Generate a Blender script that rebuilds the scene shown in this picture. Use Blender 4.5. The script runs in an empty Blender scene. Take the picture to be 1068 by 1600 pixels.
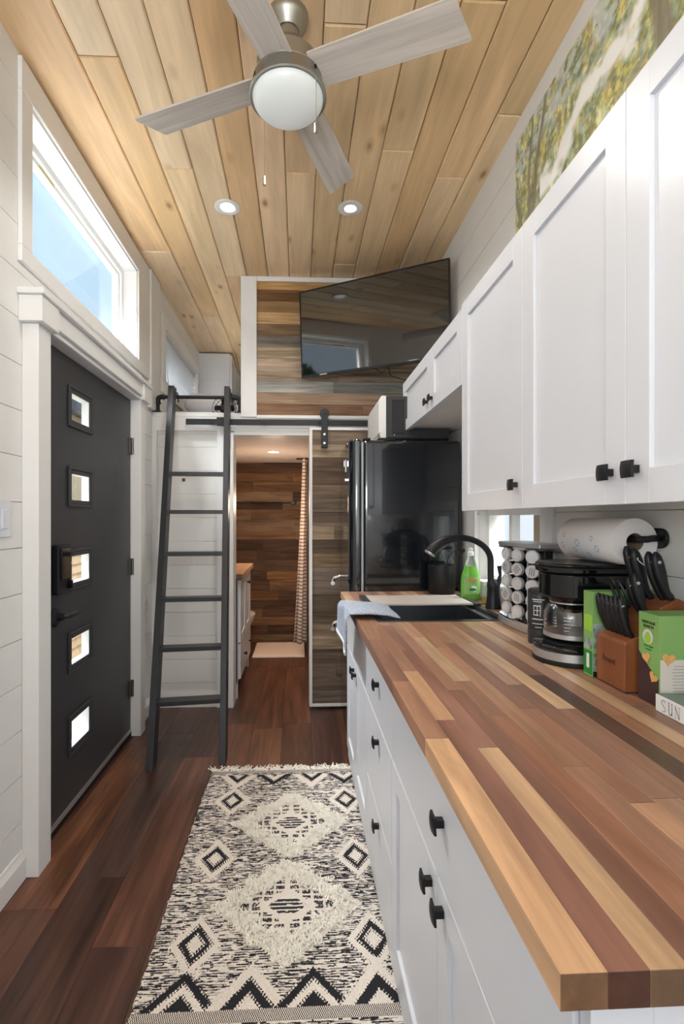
import bpy, math, random
import numpy as np
from mathutils import Vector, Matrix, Euler, noise
R = math.radians
SC = bpy.context.scene
COL = SC.collection
rnd = random.Random(7)

# ---------------------------------------------------------------- camera
cd = bpy.data.cameras.new('camera')
cam = bpy.data.objects.new('camera', cd); COL.objects.link(cam)
cam.location = (0, 0, 1.315)
cam.rotation_euler = (R(90), 0, -0.0458502)
cd.sensor_fit = 'HORIZONTAL'; cd.sensor_width = 36.0; cd.lens = 780 / 1068 * 36
cd.shift_x = (534 - 501.79) / 1068; cd.shift_y = 10 / 1068
cd.clip_start = 0.05; cd.clip_end = 200
SC.camera = cam

# ---------------------------------------------------------------- world, light, exposure
SC.view_settings.view_transform = 'Standard'; SC.view_settings.look = 'None'
SC.view_settings.gamma = 1; SC.view_settings.use_curve_mapping = False
SC.view_settings.exposure = 0.74
w = bpy.data.worlds.new('world'); SC.world = w; w.use_nodes = True
nt = w.node_tree; nt.nodes.clear()
out = nt.nodes.new('ShaderNodeOutputWorld'); bg = nt.nodes.new('ShaderNodeBackground')
tc = nt.nodes.new('ShaderNodeTexCoord'); sp = nt.nodes.new('ShaderNodeSeparateXYZ')
rp = nt.nodes.new('ShaderNodeValToRGB')
nt.links.new(tc.outputs['Generated'], sp.inputs[0]); nt.links.new(sp.outputs['Z'], rp.inputs[0])
e = rp.color_ramp.elements
e[0].position = 0.0; e[0].color = (0.78, 0.86, 0.95, 1)
e[1].position = 0.9; e[1].color = (0.30, 0.55, 0.92, 1)
m_ = rp.color_ramp.elements.new(0.45); m_.color = (0.50, 0.75, 0.98, 1)
nt.links.new(rp.outputs[0], bg.inputs[0]); bg.inputs[1].default_value = 0.72
nt.links.new(bg.outputs[0], out.inputs[0])

def area(name, loc, rot, sx, sy, power, col=(1, 1, 1)):
    d = bpy.data.lights.new(name, 'AREA'); d.shape = 'RECTANGLE'; d.size = sx; d.size_y = sy
    d.energy = power; d.color = col
    o = bpy.data.objects.new(name, d); COL.objects.link(o); o.location = loc; o.rotation_euler = rot
    return o
# added area lamps inside, standing in for daylight from unseen windows behind the camera
area('rear_window_fill', (-0.05, -2.45, 1.75), (R(90), 0, 0), 1.7, 1.7, 9, (0.94, 0.97, 1))
area('side_window_fill', (-0.97, -1.3, 1.9), (R(90), 0, R(-90)), 1.6, 1.2, 9, (0.94, 0.97, 1))
area('right_window_fill', (0.88, -1.2, 1.9), (R(90), 0, R(90)), 1.2, 1.2, 9, (0.94, 0.97, 1))
area('bounce_fill', (-0.5, -1.0, 1.6), (R(180 - 24), 0, 0), 0.8, 0.8, 24, (0.96, 0.98, 1))  # added fill bounced off the ceiling, no such lamp in the room
# open sky seen by the transom, loft and sink windows from above
area('sky_light_transom', (-1.85, 2.55, 4.5), (0, R(-26), 0), 1.2, 2.2, 640, (0.95, 0.98, 1))
area('sky_light_loft', (-1.9, 4.4, 4.0), (0, R(-32), 0), 1.2, 1.6, 90, (0.97, 0.99, 1))
area('sky_light_sink', (1.75, 2.2, 2.4), (0, R(35), 0), 1.0, 1.2, 80, (1, 1, 1))
sd_ = bpy.data.lights.new('sun', 'SUN'); sd_.energy = 0.7; sd_.angle = R(2); sd_.color = (1, 0.95, 0.88)
so_ = bpy.data.objects.new('sun', sd_); COL.objects.link(so_); so_.rotation_euler = (R(-14), R(34), 0); so_.location = (0, 0, 8)

# ---------------------------------------------------------------- colour + materials
def L(r, g=None, b=None):
    if g is None: g = b = r
    f = lambda c: (c / 255 / 12.92) if c / 255 <= 0.04045 else ((c / 255 + 0.055) / 1.055) ** 2.4
    return (f(r), f(g), f(b), 1)

class NT:
    def __init__(s, name):
        s.m = bpy.data.materials.new(name); s.m.use_nodes = True; s.t = s.m.node_tree
        s.p = s.t.nodes['Principled BSDF']
    def n(s, ty, **k):
        nd = s.t.nodes.new(ty)
        for a, b in k.items(): setattr(nd, a, b)
        return nd
    def l(s, a, b): s.t.links.new(a, b)
    def set(s, **k):
        for a, b in k.items(): s.p.inputs[a.replace('_', ' ')].default_value = b
        return s
    def ramp(s, fac, stops):
        r = s.n('ShaderNodeValToRGB'); s.l(fac, r.inputs[0]); el = r.color_ramp.elements
        while len(el) < len(stops): el.new(0.5)
        for q, (po, c) in zip(el, stops): q.position = po; q.color = c if len(c) == 4 else (*c, 1)
        return r.outputs[0]
    def mix(s, kind, fac, a, b):
        x = s.n('ShaderNodeMix', data_type='RGBA', blend_type=kind)
        for v, i in ((fac, 0), (a, 6), (b, 7)):
            if hasattr(v, 'links'): s.l(v, x.inputs[i])
            else: x.inputs[i].default_value = v
        return x.outputs[2]
    def coords(s, scale, rand=True, kind='Object'):
        t = s.n('ShaderNodeTexCoord'); mp = s.n('ShaderNodeMapping')
        mp.inputs['Scale'].default_value = scale
        src = t.outputs[kind]
        if rand:
            oi = s.n('ShaderNodeObjectInfo'); mu = s.n('ShaderNodeMath', operation='MULTIPLY')
            s.l(oi.outputs['Random'], mu.inputs[0]); mu.inputs[1].default_value = 61.7
            cb = s.n('ShaderNodeCombineXYZ')
            for i in range(3): s.l(mu.outputs[0], cb.inputs[i])
            va = s.n('ShaderNodeVectorMath', operation='ADD'); s.l(src, va.inputs[0]); s.l(cb.outputs[0], va.inputs[1])
            src = va.outputs[0]
        s.l(src, mp.inputs['Vector']); return mp.outputs[0]
    def noise(s, vec, scale, detail=4, rough=0.6, dist=0.0):
        q = s.n('ShaderNodeTexNoise'); s.l(vec, q.inputs['Vector'])
        for a, b in (('Scale', scale), ('Detail', detail), ('Roughness', rough), ('Distortion', dist)): q.inputs[a].default_value = b
        return q.outputs['Fac']
    def bump(s, h, strength, dist=0.002):
        b = s.n('ShaderNodeBump'); s.l(h, b.inputs['Height']); b.inputs['Strength'].default_value = strength
        b.inputs['Distance'].default_value = dist; s.l(b.outputs[0], s.p.inputs['Normal'])
    def base(s, c): s.l(c, s.p.inputs['Base Color'])

def plain(name, col, rough=0.5, metal=0.0, spec=0.5, var=0.03, vscale=6, coat=0.0, trans=0.0, ior=1.45, bump=0.0, bscale=200, emit=None):
    s = NT(name); s.set(Roughness=rough, Metallic=metal, Coat_Weight=coat, Transmission_Weight=trans, IOR=ior)
    s.p.inputs['Specular IOR Level'].default_value = spec
    v = s.coords((1, 1, 1), rand=False)
    f = s.noise(v, vscale, 3)
    c0 = tuple(x * (1 - var) for x in col[:3]) + (1,); c1 = tuple(min(1, x * (1 + var)) for x in col[:3]) + (1,)
    s.base(s.ramp(f, [(0.3, c0), (0.7, c1)]))
    if bump: s.bump(s.noise(v, bscale, 2), bump)
    if emit: s.p.inputs['Emission Color'].default_value = emit[0]; s.p.inputs['Emission Strength'].default_value = emit[1]
    return s.m

def wood(name, axis, endgrain=1.0, **kw): return _wood(name, axis, endgrain, **kw)
def _wood(name, axis, endgrain, rough=0.5, dark=0.6, light=1.12, scale=1.0, knots=0.0, knotcol=(0.45, 0.28, 0.15, 1), blotch=0.0, saw=0.0, spec=0.4, bump=0.1, coat=0.0, contrast=(0.3, 0.72)):
    """grain along AXIS; each piece's own hue comes from its object colour"""
    s = NT(name); s.set(Roughness=rough, Coat_Weight=coat); s.p.inputs['Specular IOR Level'].default_value = spec
    oi = s.n('ShaderNodeObjectInfo')
    sc = [28 * scale] * 3; sc[axis] = 1.6 * scale
    v = s.coords(tuple(sc))
    f = s.noise(v, 1.0, 6, 0.62, 0.7)
    sc2 = [5 * scale] * 3; sc2[axis] = 0.7 * scale
    v2 = s.coords(tuple(sc2)); f2 = s.noise(v2, 1.3, 3, 0.5, 1.2)
    g1 = s.ramp(f, [(contrast[0], (dark,) * 3), (contrast[1], (light,) * 3)])
    c = s.mix('MULTIPLY', 1.0, oi.outputs['Color'], g1)
    if blotch:
        g2 = s.ramp(f2, [(0.36, (1 - blotch, 1 - blotch * 1.05, 1 - blotch * 1.1)), (0.62, (1 + blotch * 0.35,) * 3)])
        c = s.mix('MULTIPLY', 1.0, c, g2)
    if knots:
        sk = [7.0] * 3; sk[axis] = 3.2
        vk = s.coords(tuple(sk)); vo = s.n('ShaderNodeTexVoronoi'); s.l(vk, vo.inputs['Vector']); vo.inputs['Scale'].default_value = 1.0
        kf = s.ramp(vo.outputs['Distance'], [(0.05, (1, 1, 1)), (0.10, (0.40, 0.40, 0.40)), (0.20, (0, 0, 0))])
        mk = s.n('ShaderNodeMath', operation='MULTIPLY'); s.l(kf, mk.inputs[0]); mk.inputs[1].default_value = knots
        c = s.mix('MIX', mk.outputs[0], c, knotcol)
    if saw:
        t = s.coords((1, 1, 1)); wv = s.n('ShaderNodeTexWave'); s.l(t, wv.inputs['Vector']); wv.bands_direction = 'X'
        wv.inputs['Scale'].default_value = 45; wv.inputs['Distortion'].default_value = 14; wv.inputs['Detail'].default_value = 2; wv.inputs['Detail Scale'].default_value = .5
        g = s.ramp(wv.outputs['Fac'], [(0.0, (1 - saw,) * 3), (1.0, (1 + saw * 0.5,) * 3)])
        c = s.mix('MULTIPLY', 0.8, c, g)
    if endgrain < 1:
        t = s.n('ShaderNodeTexCoord'); x = s.n('ShaderNodeSeparateXYZ'); s.l(t.outputs['Normal'], x.inputs[0])
        a = s.n('ShaderNodeMath', operation='ABSOLUTE'); s.l(x.outputs[axis], a.inputs[0])
        c = s.mix('MULTIPLY', a.outputs[0], c, (endgrain, endgrain * .9, endgrain * .86, 1))
    s.base(c)
    if bump: s.bump(f, bump)
    return s.m

def vcol(name, rough=0.9, bump=0.0, spec=0.2):
    s = NT(name); s.set(Roughness=rough); s.p.inputs['Specular IOR Level'].default_value = spec
    a = s.n('ShaderNodeAttribute', attribute_name='Col')
    v = s.coords((1, 1, 1), rand=False); f = s.noise(v, 500, 2)
    s.base(s.mix('MULTIPLY', 1.0, a.outputs['Color'], s.ramp(f, [(0.3, (0.85,) * 3), (0.7, (1.08,) * 3)])))
    if bump: s.bump(f, bump)
    return s.m

MT = dict(
    white=plain('white_paint', L(233, 233, 232), 0.42, var=0.012),
    wallw=plain('wall_white_paint', L(230, 230, 228), 0.5, var=0.015),
    cab=plain('cabinet_white_paint', L(221, 224, 230), 0.33, var=0.008),
    cabin=plain('cabinet_underside', L(225, 222, 217), 0.5, var=0.02),
    door=plain('door_charcoal_paint', L(58, 59, 62), 0.42, var=0.05, vscale=2, bump=0.04, bscale=60),
    black=plain('matte_black', L(24, 25, 28), 0.42, var=0.05),
    knob=plain('bronze_black_knob', L(34, 34, 36), 0.38, metal=0.3, var=0.05),
    iron=plain('black_iron', L(42, 43, 46), 0.45, metal=0.4, var=0.06, bump=0.05, bscale=80),
    ladder=plain('ladder_black_metal', L(40, 42, 46), 0.4, var=0.05),
    gloss=plain('gloss_black', L(14, 15, 17), 0.08, spec=0.6, var=0.03),
    fridge=plain('fridge_black_enamel', L(18, 22, 28), 0.14, spec=0.6, coat=0.8, var=0.03, ior=1.5),
    chrome=plain('chrome', L(215, 217, 220), 0.12, metal=1, var=0.02),
    steel=plain('brushed_steel', L(196, 198, 200), 0.36, metal=.75, var=0.06, vscale=20),
    sinksteel=plain('sink_steel', L(120, 124, 128), 0.28, metal=1, var=0.06, vscale=12),
    nickel=plain('satin_nickel', L(168, 166, 158), 0.34, metal=0.9, var=0.03),
    hinge=plain('hinge_metal', L(112, 108, 102), 0.35, metal=0.9, var=0.1),
    gasket=plain('grey_gasket', L(176, 184, 190), 0.5),
    rubber=plain('dark_rubber', L(20, 20, 21), 0.7),
    glass=plain('clear_glass', (1, 1, 1, 1), 0.0, trans=1.0, ior=1.45, var=0),
    soap=plain('green_soap', L(132, 208, 84), 0.12, trans=0.35, ior=1.33, var=0.02, emit=None),
    clearp=plain('clear_plastic', L(225, 240, 225), 0.1, trans=0.8, ior=1.3),
    screen=plain('tv_screen_glass', L(10, 11, 12), 0.04, spec=0.6, coat=1.0, var=0.0, ior=1.7),
    tvb=plain('tv_bezel', L(20, 22, 24), 0.25),
    globe=plain('frosted_glass_globe', L(214, 220, 218), 0.35, var=0.01, emit=(L(235, 240, 240), 0.10)),  # slight emission added to whiten the globe, its lamp is off
    lens=plain('lit_lens', (1, 1, 1, 1), 0.5, emit=((1, 0.97, 0.92, 1), 5.0)),
    lenswarm=plain('lit_lens_warm', (1, 1, 1, 1), 0.5, emit=((1, 0.80, 0.62, 1), 9.0)),
    lensfill=plain('fill_glow_lens', L(252, 250, 246), 0.5, emit=((1, 0.97, 0.92, 1), 0.6)),  # emission added as fill on the left ceiling fixture
    paper=plain('paper', L(240, 238, 236), 0.9, var=0.02, bump=0.3, bscale=350),
    card=plain('cardboard', L(150, 128, 105), 0.9),
    cream=plain('cream_yarn', L(255, 250, 240), 0.95, var=0.03, vscale=60),
    mat=plain('bath_mat_pile', L(238, 222, 210), 0.95, var=0.04, vscale=90, bump=0.6, bscale=260),
    bed=plain('bedding', L(232, 232, 236), 0.9, var=0.02),
    porcelain=plain('porcelain', L(240, 236, 230), 0.15),
    green=plain('green_print', L(136, 182, 104), 0.45, var=0.03),
    dgreen=plain('deep_green_print', L(44, 140, 62), 0.45),
    lime=plain('lime_print', L(160, 215, 70), 0.45),
    plum=plain('plum_print', L(72, 48, 50), 0.5, var=0.15, vscale=20),
    ink=plain('brown_ink', L(62, 44, 26), 0.6),
    inkg=plain('grey_ink', L(70, 72, 74), 0.6),
    inkl=plain('light_grey_ink', L(165, 162, 158), 0.6),
    whitei=plain('white_ink', L(240, 242, 240), 0.6),
    orangei=plain('orange_ink', L(245, 120, 40), 0.5),
    cracker=plain('cracker_print', L(226, 178, 108), 0.6, var=0.12, vscale=70),
    textp=plain('cream_panel_print', L(222, 217, 206), 0.6),
    bluep=plain('pale_blue_print', L(178, 198, 222), 0.8),
    photo=plain('photo_print', L(150, 168, 160), 0.5, var=0.6, vscale=45),
    sage=plain('sage_book_cover', L(118, 138, 126), 0.6),
    pages=plain('book_pages', L(240, 240, 240), 0.7),
    plate=plain('switch_plate', L(226, 230, 238), 0.35),
    amber=plain('amber_liquid', L(225, 205, 110), 0.15, trans=0.5),
    lid=plain('spice_lid_steel', L(222, 222, 224), 0.35, metal=0.35, var=0.04, vscale=40),
    darkp=plain('dark_panel', L(52, 54, 56), 0.35),
    blind=plain('blind_slat', L(196, 199, 202), 0.5),
    vinyl=plain('window_vinyl', L(244, 244, 242), 0.35),
    roofing=plain('roof_shingle_far', L(120, 112, 104), 0.9, var=0.2, vscale=12),
    fence=plain('fence_board', L(214, 190, 150), 0.8, var=0.1),
    post=plain('brown_post', L(140, 122, 96), 0.8, var=0.1),
    ground=plain('ground_gravel', L(178, 164, 140), 0.95, var=0.15, vscale=30),
    leaf=plain('tree_leaf', L(70, 100, 48), 0.7, var=0.3, vscale=8),
    bark=plain('tree_bark', L(96, 80, 62), 0.9, var=0.2, vscale=12),
    pine=wood('ceiling_pine', 1, rough=0.42, dark=0.86, light=1.08, knots=0.8, knotcol=L(150, 98, 52), blotch=0.13, bump=0.05),
    floorw=wood('floor_dark_plank', 1, rough=0.34, dark=0.42, light=1.35, blotch=0.40, bump=0.3, spec=0.5, scale=1.1),
    reclaim=wood('reclaimed_plank', 0, rough=0.75, dark=0.50, light=1.32, blotch=0.24, saw=0.25, bump=0.5, scale=1.5, spec=0.2),
    butcher=wood('butcher_stave', 1, endgrain=0.28, rough=0.36, dark=0.70, light=1.16, blotch=0.26, bump=0.03, spec=0.45, scale=1.3),
    blade=wood('fan_blade_grey_oak', 0, rough=0.5, dark=0.72, light=1.12, scale=1.4, bump=0.02),
    blockw=wood('acacia_knife_block', 2, rough=0.4, dark=0.7, light=1.15, blotch=0.15, scale=1.2, bump=0.02),
    bathceil=wood('bath_ceiling_board', 0, rough=0.5, dark=0.93, light=1.03, scale=1.0, bump=0.03),
    shingle=wood('cedar_shingle', 2, rough=0.85, dark=0.8, light=1.1, scale=0.8, bump=0.1, spec=0.1),
    rug=vcol('woven_wool', 0.95, 0.4), paint=vcol('oil_paint', 0.6, 0.3),
)
def _pane():
    s = NT('window_pane'); t = s.n('ShaderNodeBsdfTransparent'); g = s.n('ShaderNodeBsdfGlossy'); g.inputs['Roughness'].default_value = 0.0
    f = s.n('ShaderNodeLayerWeight'); f.inputs['Blend'].default_value = 0.5; x = s.n('ShaderNodeMixShader')
    q = s.n('ShaderNodeMath', operation='POWER'); s.l(f.outputs['Facing'], q.inputs[0]); q.inputs[1].default_value = 4
    q2 = s.n('ShaderNodeMath', operation='MULTIPLY_ADD'); s.l(q.outputs[0], q2.inputs[0]); q2.inputs[1].default_value = 0.4; q2.inputs[2].default_value = 0.03
    s.l(q2.outputs[0], x.inputs[0]); s.l(t.outputs[0], x.inputs[1]); s.l(g.outputs[0], x.inputs[2])
    s.l(x.outputs[0], s.t.nodes['Material Output'].inputs['Surface']); return s.m
MT['pane'] = _pane()
# towel: woven blue-grey with a white hem
def _towel():
    s = NT('towel_weave'); s.set(Roughness=0.95)
    v = s.coords((1, 1, 1), rand=False); f = s.noise(v, 230, 3)
    s.base(s.ramp(f, [(0.35, L(118, 130, 150)), (0.65, L(196, 204, 218))])); s.bump(f, 0.5); return s.m
MT['towel'] = _towel()
MT['hem'] = plain('towel_hem', L(232, 236, 240), 0.95)
def _curtain():
    s = NT('striped_curtain'); s.set(Roughness=0.9)
    t = s.n('ShaderNodeTexCoord'); x = s.n('ShaderNodeSeparateXYZ'); s.l(t.outputs['Object'], x.inputs[0])
    m = s.n('ShaderNodeMath', operation='MULTIPLY'); s.l(x.outputs['Z'], m.inputs[0]); m.inputs[1].default_value = 1 / 0.034
    q = s.n('ShaderNodeMath', operation='FRACT'); s.l(m.outputs[0], q.inputs[0])
    s.base(s.ramp(q.outputs[0], [(0.0, L(238, 226, 216)), (0.60, L(238, 226, 216)), (0.66, L(140, 118, 108)), (0.94, L(140, 118, 108)), (1.0, L(238, 226, 216))])); return s.m
MT['curtain'] = _curtain()

# ---------------------------------------------------------------- mesh builder
class MB:
    def __init__(s): s.v = []; s.f = []; s.M = None
    def add(s, vs, fs):
        o = len(s.v)
        s.v += [tuple(s.M @ Vector(p)) if s.M else tuple(p) for p in vs]
        s.f += [tuple(i + o for i in f) for f in fs]; return s
    def box(s, x0, x1, y0, y1, z0, z1):
        x0, x1 = sorted((x0, x1)); y0, y1 = sorted((y0, y1)); z0, z1 = sorted((z0, z1))
        return s.add([(x0, y0, z0), (x1, y0, z0), (x1, y1, z0), (x0, y1, z0), (x0, y0, z1), (x1, y0, z1), (x1, y1, z1), (x0, y1, z1)],
                     [(0, 3, 2, 1), (4, 5, 6, 7), (0, 1, 5, 4), (1, 2, 6, 5), (2, 3, 7, 6), (3, 0, 4, 7)])
    def prism(s, poly, axis, a, b):
        """POLY in the other two axes (cyclic order), extruded a..b along AXIS"""
        def P(u, v, t):
            r = [0, 0, 0]; r[axis] = t; r[(axis + 1) % 3] = u; r[(axis + 2) % 3] = v; return r
        n = len(poly)
        ar = sum(poly[i][0] * poly[(i + 1) % n][1] - poly[(i + 1) % n][0] * poly[i][1] for i in range(n))
        if ar < 0: poly = poly[::-1]
        vs = [P(u, v, a) for u, v in poly] + [P(u, v, b) for u, v in poly]
        return s.add(vs, [tuple(range(n))[::-1], tuple(range(n, 2 * n))] + [(i, (i + 1) % n, n + (i + 1) % n, n + i) for i in range(n)])
    def rings(s, rings, cap=True, closed=False):
        n = len(rings[0]); vs = [p for r in rings for p in r]; fs = []
        m = len(rings)
        for j in range(m if closed else m - 1):
            k = (j + 1) % m
            for i in range(n): fs.append((j * n + i, j * n + (i + 1) % n, k * n + (i + 1) % n, k * n + i))
        if cap and not closed: fs.append(tuple(range(n))[::-1]); fs.append(tuple((m - 1) * n + i for i in range(n)))
        return s.add(vs, fs)
    def tube(s, pts, r, n=12, sx=1.0, closed=False, up=None):
        pts = [Vector(p) for p in pts]; m = len(pts); rr = r if hasattr(r, '__len__') else [r] * m
        rings = []; prev = up
        for i, p in enumerate(pts):
            if closed: t = pts[(i + 1) % m] - pts[i - 1]
            else: t = pts[min(i + 1, m - 1)] - pts[max(i - 1, 0)]
            t.normalize()
            if prev is None: prev = Vector((0, 0, 1)) if abs(t.z) < 0.9 else Vector((1, 0, 0))
            a = Vector(prev); a = (a - t * a.dot(t)).normalized(); b = t.cross(a); prev = a
            rings.append([tuple(p + a * (math.cos(2 * math.pi * k / n) * rr[i]) + b * (math.sin(2 * math.pi * k / n) * rr[i] * sx)) for k in range(n)])
        return s.rings(rings, not closed, closed)
    def cyl(s, p0, p1, r0, r1=None, n=20): return s.tube([p0, p1], [r0, r0 if r1 is None else r1], n)
    def lathe(s, prof, c=(0, 0, 0), n=32, d=None):
        """profile (r, h) about the axis D through C"""
        d = Vector(d or (0, 0, 1)).normalized(); a = Vector((1, 0, 0)) if abs(d.x) < 0.9 else Vector((0, 1, 0))
        a = (a - d * a.dot(d)).normalized(); b = d.cross(a); c = Vector(c)
        rings = [[tuple(c + d * h + a * (max(r, 1e-4) * math.cos(2 * math.pi * k / n)) + b * (max(r, 1e-4) * math.sin(2 * math.pi * k / n))) for k in range(n)] for r, h in prof]
        return s.rings(rings)
    def grid(s, fn, nu, nv):
        vs = [fn(i / nu, j / nv) for j in range(nv + 1) for i in range(nu + 1)]
        return s.add(vs, [(j * (nu + 1) + i, j * (nu + 1) + i + 1, (j + 1) * (nu + 1) + i + 1, (j + 1) * (nu + 1) + i) for j in range(nv) for i in range(nu)])
    def build(s, name, mat, parent=None, smooth=False, bevel=0.0, col=None, segs=2, solid=0.0, **tg):
        me = bpy.data.meshes.new(name); me.from_pydata(s.v, [], s.f); me.update()
        me.materials.append(MT[mat] if isinstance(mat, str) else mat)
        if smooth:
            me.polygons.foreach_set('use_smooth', [True] * len(me.polygons)); me.set_sharp_from_angle(angle=R(38))
        o = bpy.data.objects.new(name, me); COL.objects.link(o)
        if col: o.color = col
        if parent is not None: adopt(o, parent)
        if solid:
            b = o.modifiers.new('solidify', 'SOLIDIFY'); b.thickness = solid; b.offset = 0
        if bevel:
            b = o.modifiers.new('bevel', 'BEVEL'); b.width = bevel; b.segments = segs; b.limit_method = 'ANGLE'; b.angle_limit = R(40)
            b.harden_normals = False
        tag(o, **tg); return o
def adopt(o, p):
    o.parent = p; q = Vector((0, 0, 0)); 
    if p.type == 'EMPTY': o.matrix_parent_inverse = Matrix.Translation(-p.location)
def tag(o, label=None, cat=None, group=None, kind=None):
    if label: o['label'] = label
    if cat: o['category'] = cat
    if group: o['group'] = group
    if kind: o['kind'] = kind
    return o
def thing(name, label, cat, loc, group=None, kind=None):
    o = bpy.data.objects.new(name, None); COL.objects.link(o); o.location = loc; o.empty_display_size = 0.05
    return tag(o, label, cat, group, kind)
def copy_tree(o, parent=None):
    c = o.copy(); COL.objects.link(c)
    if parent is not None: c.parent = parent
    for ch in [x for x in bpy.data.objects if x.parent == o]: copy_tree(ch, c)
    return c
def text(s, size, M, name, mat, parent, ext=0.0004, sx=1.0):
    cu = bpy.data.curves.new('t', 'FONT'); cu.body = s; cu.size = size; cu.extrude = ext; cu.align_x = 'CENTER'; cu.align_y = 'CENTER'
    cu.resolution_u = 3
    o = bpy.data.objects.new('t', cu); me = bpy.data.meshes.new_from_object(o)
    bpy.data.objects.remove(o); bpy.data.curves.remove(cu)
    me.transform(M @ Matrix.Diagonal((sx, 1, 1, 1))); me.materials.clear(); me.materials.append(MT[mat])
    ob = bpy.data.objects.new(name, me); COL.objects.link(ob)
    if parent is not None: adopt(ob, parent)
    return ob
def frame_at(origin, ux, uy):
    ux = Vector(ux).normalized(); uy = Vector(uy).normalized(); uz = ux.cross(uy)
    m = Matrix((ux, uy, uz)).transposed().to_4x4(); m.translation = Vector(origin); return m
def cells(lo, hi, holes):
    """rectangle (u0,u1,z0,z1) minus holes -> list of rectangles, merged along u"""
    us = sorted({lo[0], hi[0], *[min(max(h[i], lo[0]), hi[0]) for h in holes for i in (0, 1)]})
    zs = sorted({lo[1], hi[1], *[min(max(h[i], lo[1]), hi[1]) for h in holes for i in (2, 3)]})
    r = []
    for a, b in zip(zs, zs[1:]):
        run = None
        for c, d in zip(us, us[1:]):
            mz, mu = (a + b) / 2, (c + d) / 2
            if any(h[0] < mu < h[1] and h[2] < mz < h[3] for h in holes):
                if run: r.append((*run, a, b)); run = None
            else: run = (run[0], d) if run else (c, d)
        if run: r.append((*run, a, b))
    return r
def jit(c, a=0.05, hue=0.02):
    k = 1 + rnd.uniform(-a, a)
    return (min(1, c[0] * k * (1 + rnd.uniform(-hue, hue))), min(1, c[1] * k), min(1, c[2] * k * (1 + rnd.uniform(-hue, hue))), 1)

XL, XR, YB, YF = -1.01, 0.93, -2.6, 6.3     # room faces (left, right, behind the camera, loft end)
ZC = 3.0
YW = 3.50                                    # front face of the wall under and beside the loft

# ================================================================ FLOOR
fl = MB().box(XL - 0.15, XR + 0.15, YB - 0.1, 5.5, -0.12, -0.006).build('floor', 'rubber', kind='structure')
PW = 0.178
k = 0; x = XL + 0.02 - 0.178 * 1
FC = [L(112, 72, 54), L(100, 66, 52), L(120, 80, 58), L(94, 62, 50), L(108, 72, 56), L(90, 64, 54)]
row = 0
while x < XR:
    y = YB - rnd.uniform(0, 1.0)
    if row == 1: y = -1.94
    if row == 3: y = -2.1
    while y < 5.42:
        y2 = y + 1.22
        a, b = max(y, YB), min(y2, 5.42)
        xa, xb = max(x, XL - 0.01), min(x + PW, XR + 0.01)
        if b > a + 0.03 and xb > xa + .01:
            MB().box(xa + .0004, xb - .0004, a + .0004, b - .0004, -0.006, 0).build('plank', 'floorw', fl, col=jit(rnd.choice(FC), 0.12, 0.05), bevel=0.0006, segs=1)
        y = y2
    x += PW; row += 1

# ================================================================ CEILING (pine boards, V-joints, butt joints)
ce = MB().box(XL - 0.15, XR + 0.15, YB - 0.1, YF + 0.3, ZC + 0.014, ZC + 0.1).build('ceiling', 'post', kind='structure')
JT = {-4: [2.44, 0.6], -3: [3.51], 3: [2.27], 5: [2.44, 1.0], 4: [1.6], 0: [2.44, .9], -5: [1.86, 4.2], -6: [3.2, 1.0], 1: [1.7], 2: [3.3, .4], -2: [1.1, 3.9], -1: [2.0 + 1.6]}
PC = [L(236, 206, 164), L(230, 196, 150), L(240, 212, 174), L(226, 190, 144), L(234, 202, 158)]
for i in range(-6, 8):
    x0 = -0.062 + i * 0.1485; x1 = x0 + 0.1485
    if i == -6: x0 = XL - .01
    x0, x1 = max(x0, XL - 0.01), min(x1, XR + 0.01)
    if x1 - x0 < 0.01: continue
    js = [YB] + sorted(JT.get(i, [rnd.uniform(0, 3)])) + [YF + 0.02]
    for a, b in zip(js, js[1:]):
        g = 0.003
        c = jit(rnd.choice(PC), 0.07, 0.03)
        ch = 0.0055; zt = ZC + 0.014; zb = ZC
        xa, xb, ya, yb = x0 + g / 2, x1 - g / 2, a + g / 2, b - g / 2
        m = MB(); m.add([(xa, ya, zt), (xb, ya, zt), (xb, yb, zt), (xa, yb, zt), (xa, ya, zb + ch), (xb, ya, zb + ch), (xb, yb, zb + ch), (xa, yb, zb + ch),
                         (xa + ch, ya + ch, zb), (xb - ch, ya + ch, zb), (xb - ch, yb - ch, zb), (xa + ch, yb - ch, zb)],
                        [(0, 1, 2, 3), (4, 5, 1, 0), (5, 6, 2, 1), (6, 7, 3, 2), (7, 4, 0, 3), (8, 9, 5, 4), (9, 10, 6, 5), (10, 11, 7, 6), (11, 8, 4, 7), (11, 10, 9, 8)])
        m.build('plank', 'pine', ce, col=c)

# ================================================================ WALLS
def shiplap(name, axis, face, sgn, u0, u1, z0, z1, holes, zj=1.208, pitch=0.1665, thick=0.012, back=0.13, mat='wallw', vj=()):
    """a wall with its boards as parts; FACE = visible plane, SGN = direction into the wall"""
    m = MB()
    def bx(m, u, v, a, b, d0, d1):
        p, q = sorted((face + sgn * d0, face + sgn * d1))
        if axis == 'x': m.box(p, q, u, v, a, b)
        else: m.box(u, v, p, q, a, b)
    for r in cells((u0, z0), (u1, z1), holes): bx(m, *r, thick - 0.002, thick + back)
    wobj = m.build(name, mat, kind='structure')
    kk = math.floor((z0 - zj) / pitch); g = 0.0012
    while zj + kk * pitch < z1:
        a, b = max(z0, zj + kk * pitch), min(z1, zj + (kk + 1) * pitch)
        if b - a > 0.01:
            m = MB()
            for r in cells((u0, a + g), (u1, b - g), holes):
                if r[1] - r[0] > 0.002 and r[3] - r[2] > 0.001: bx(m, *r, 0, thick)
            if m.v: m.build('board', mat, wobj)
        kk += 1
    return wobj
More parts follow.
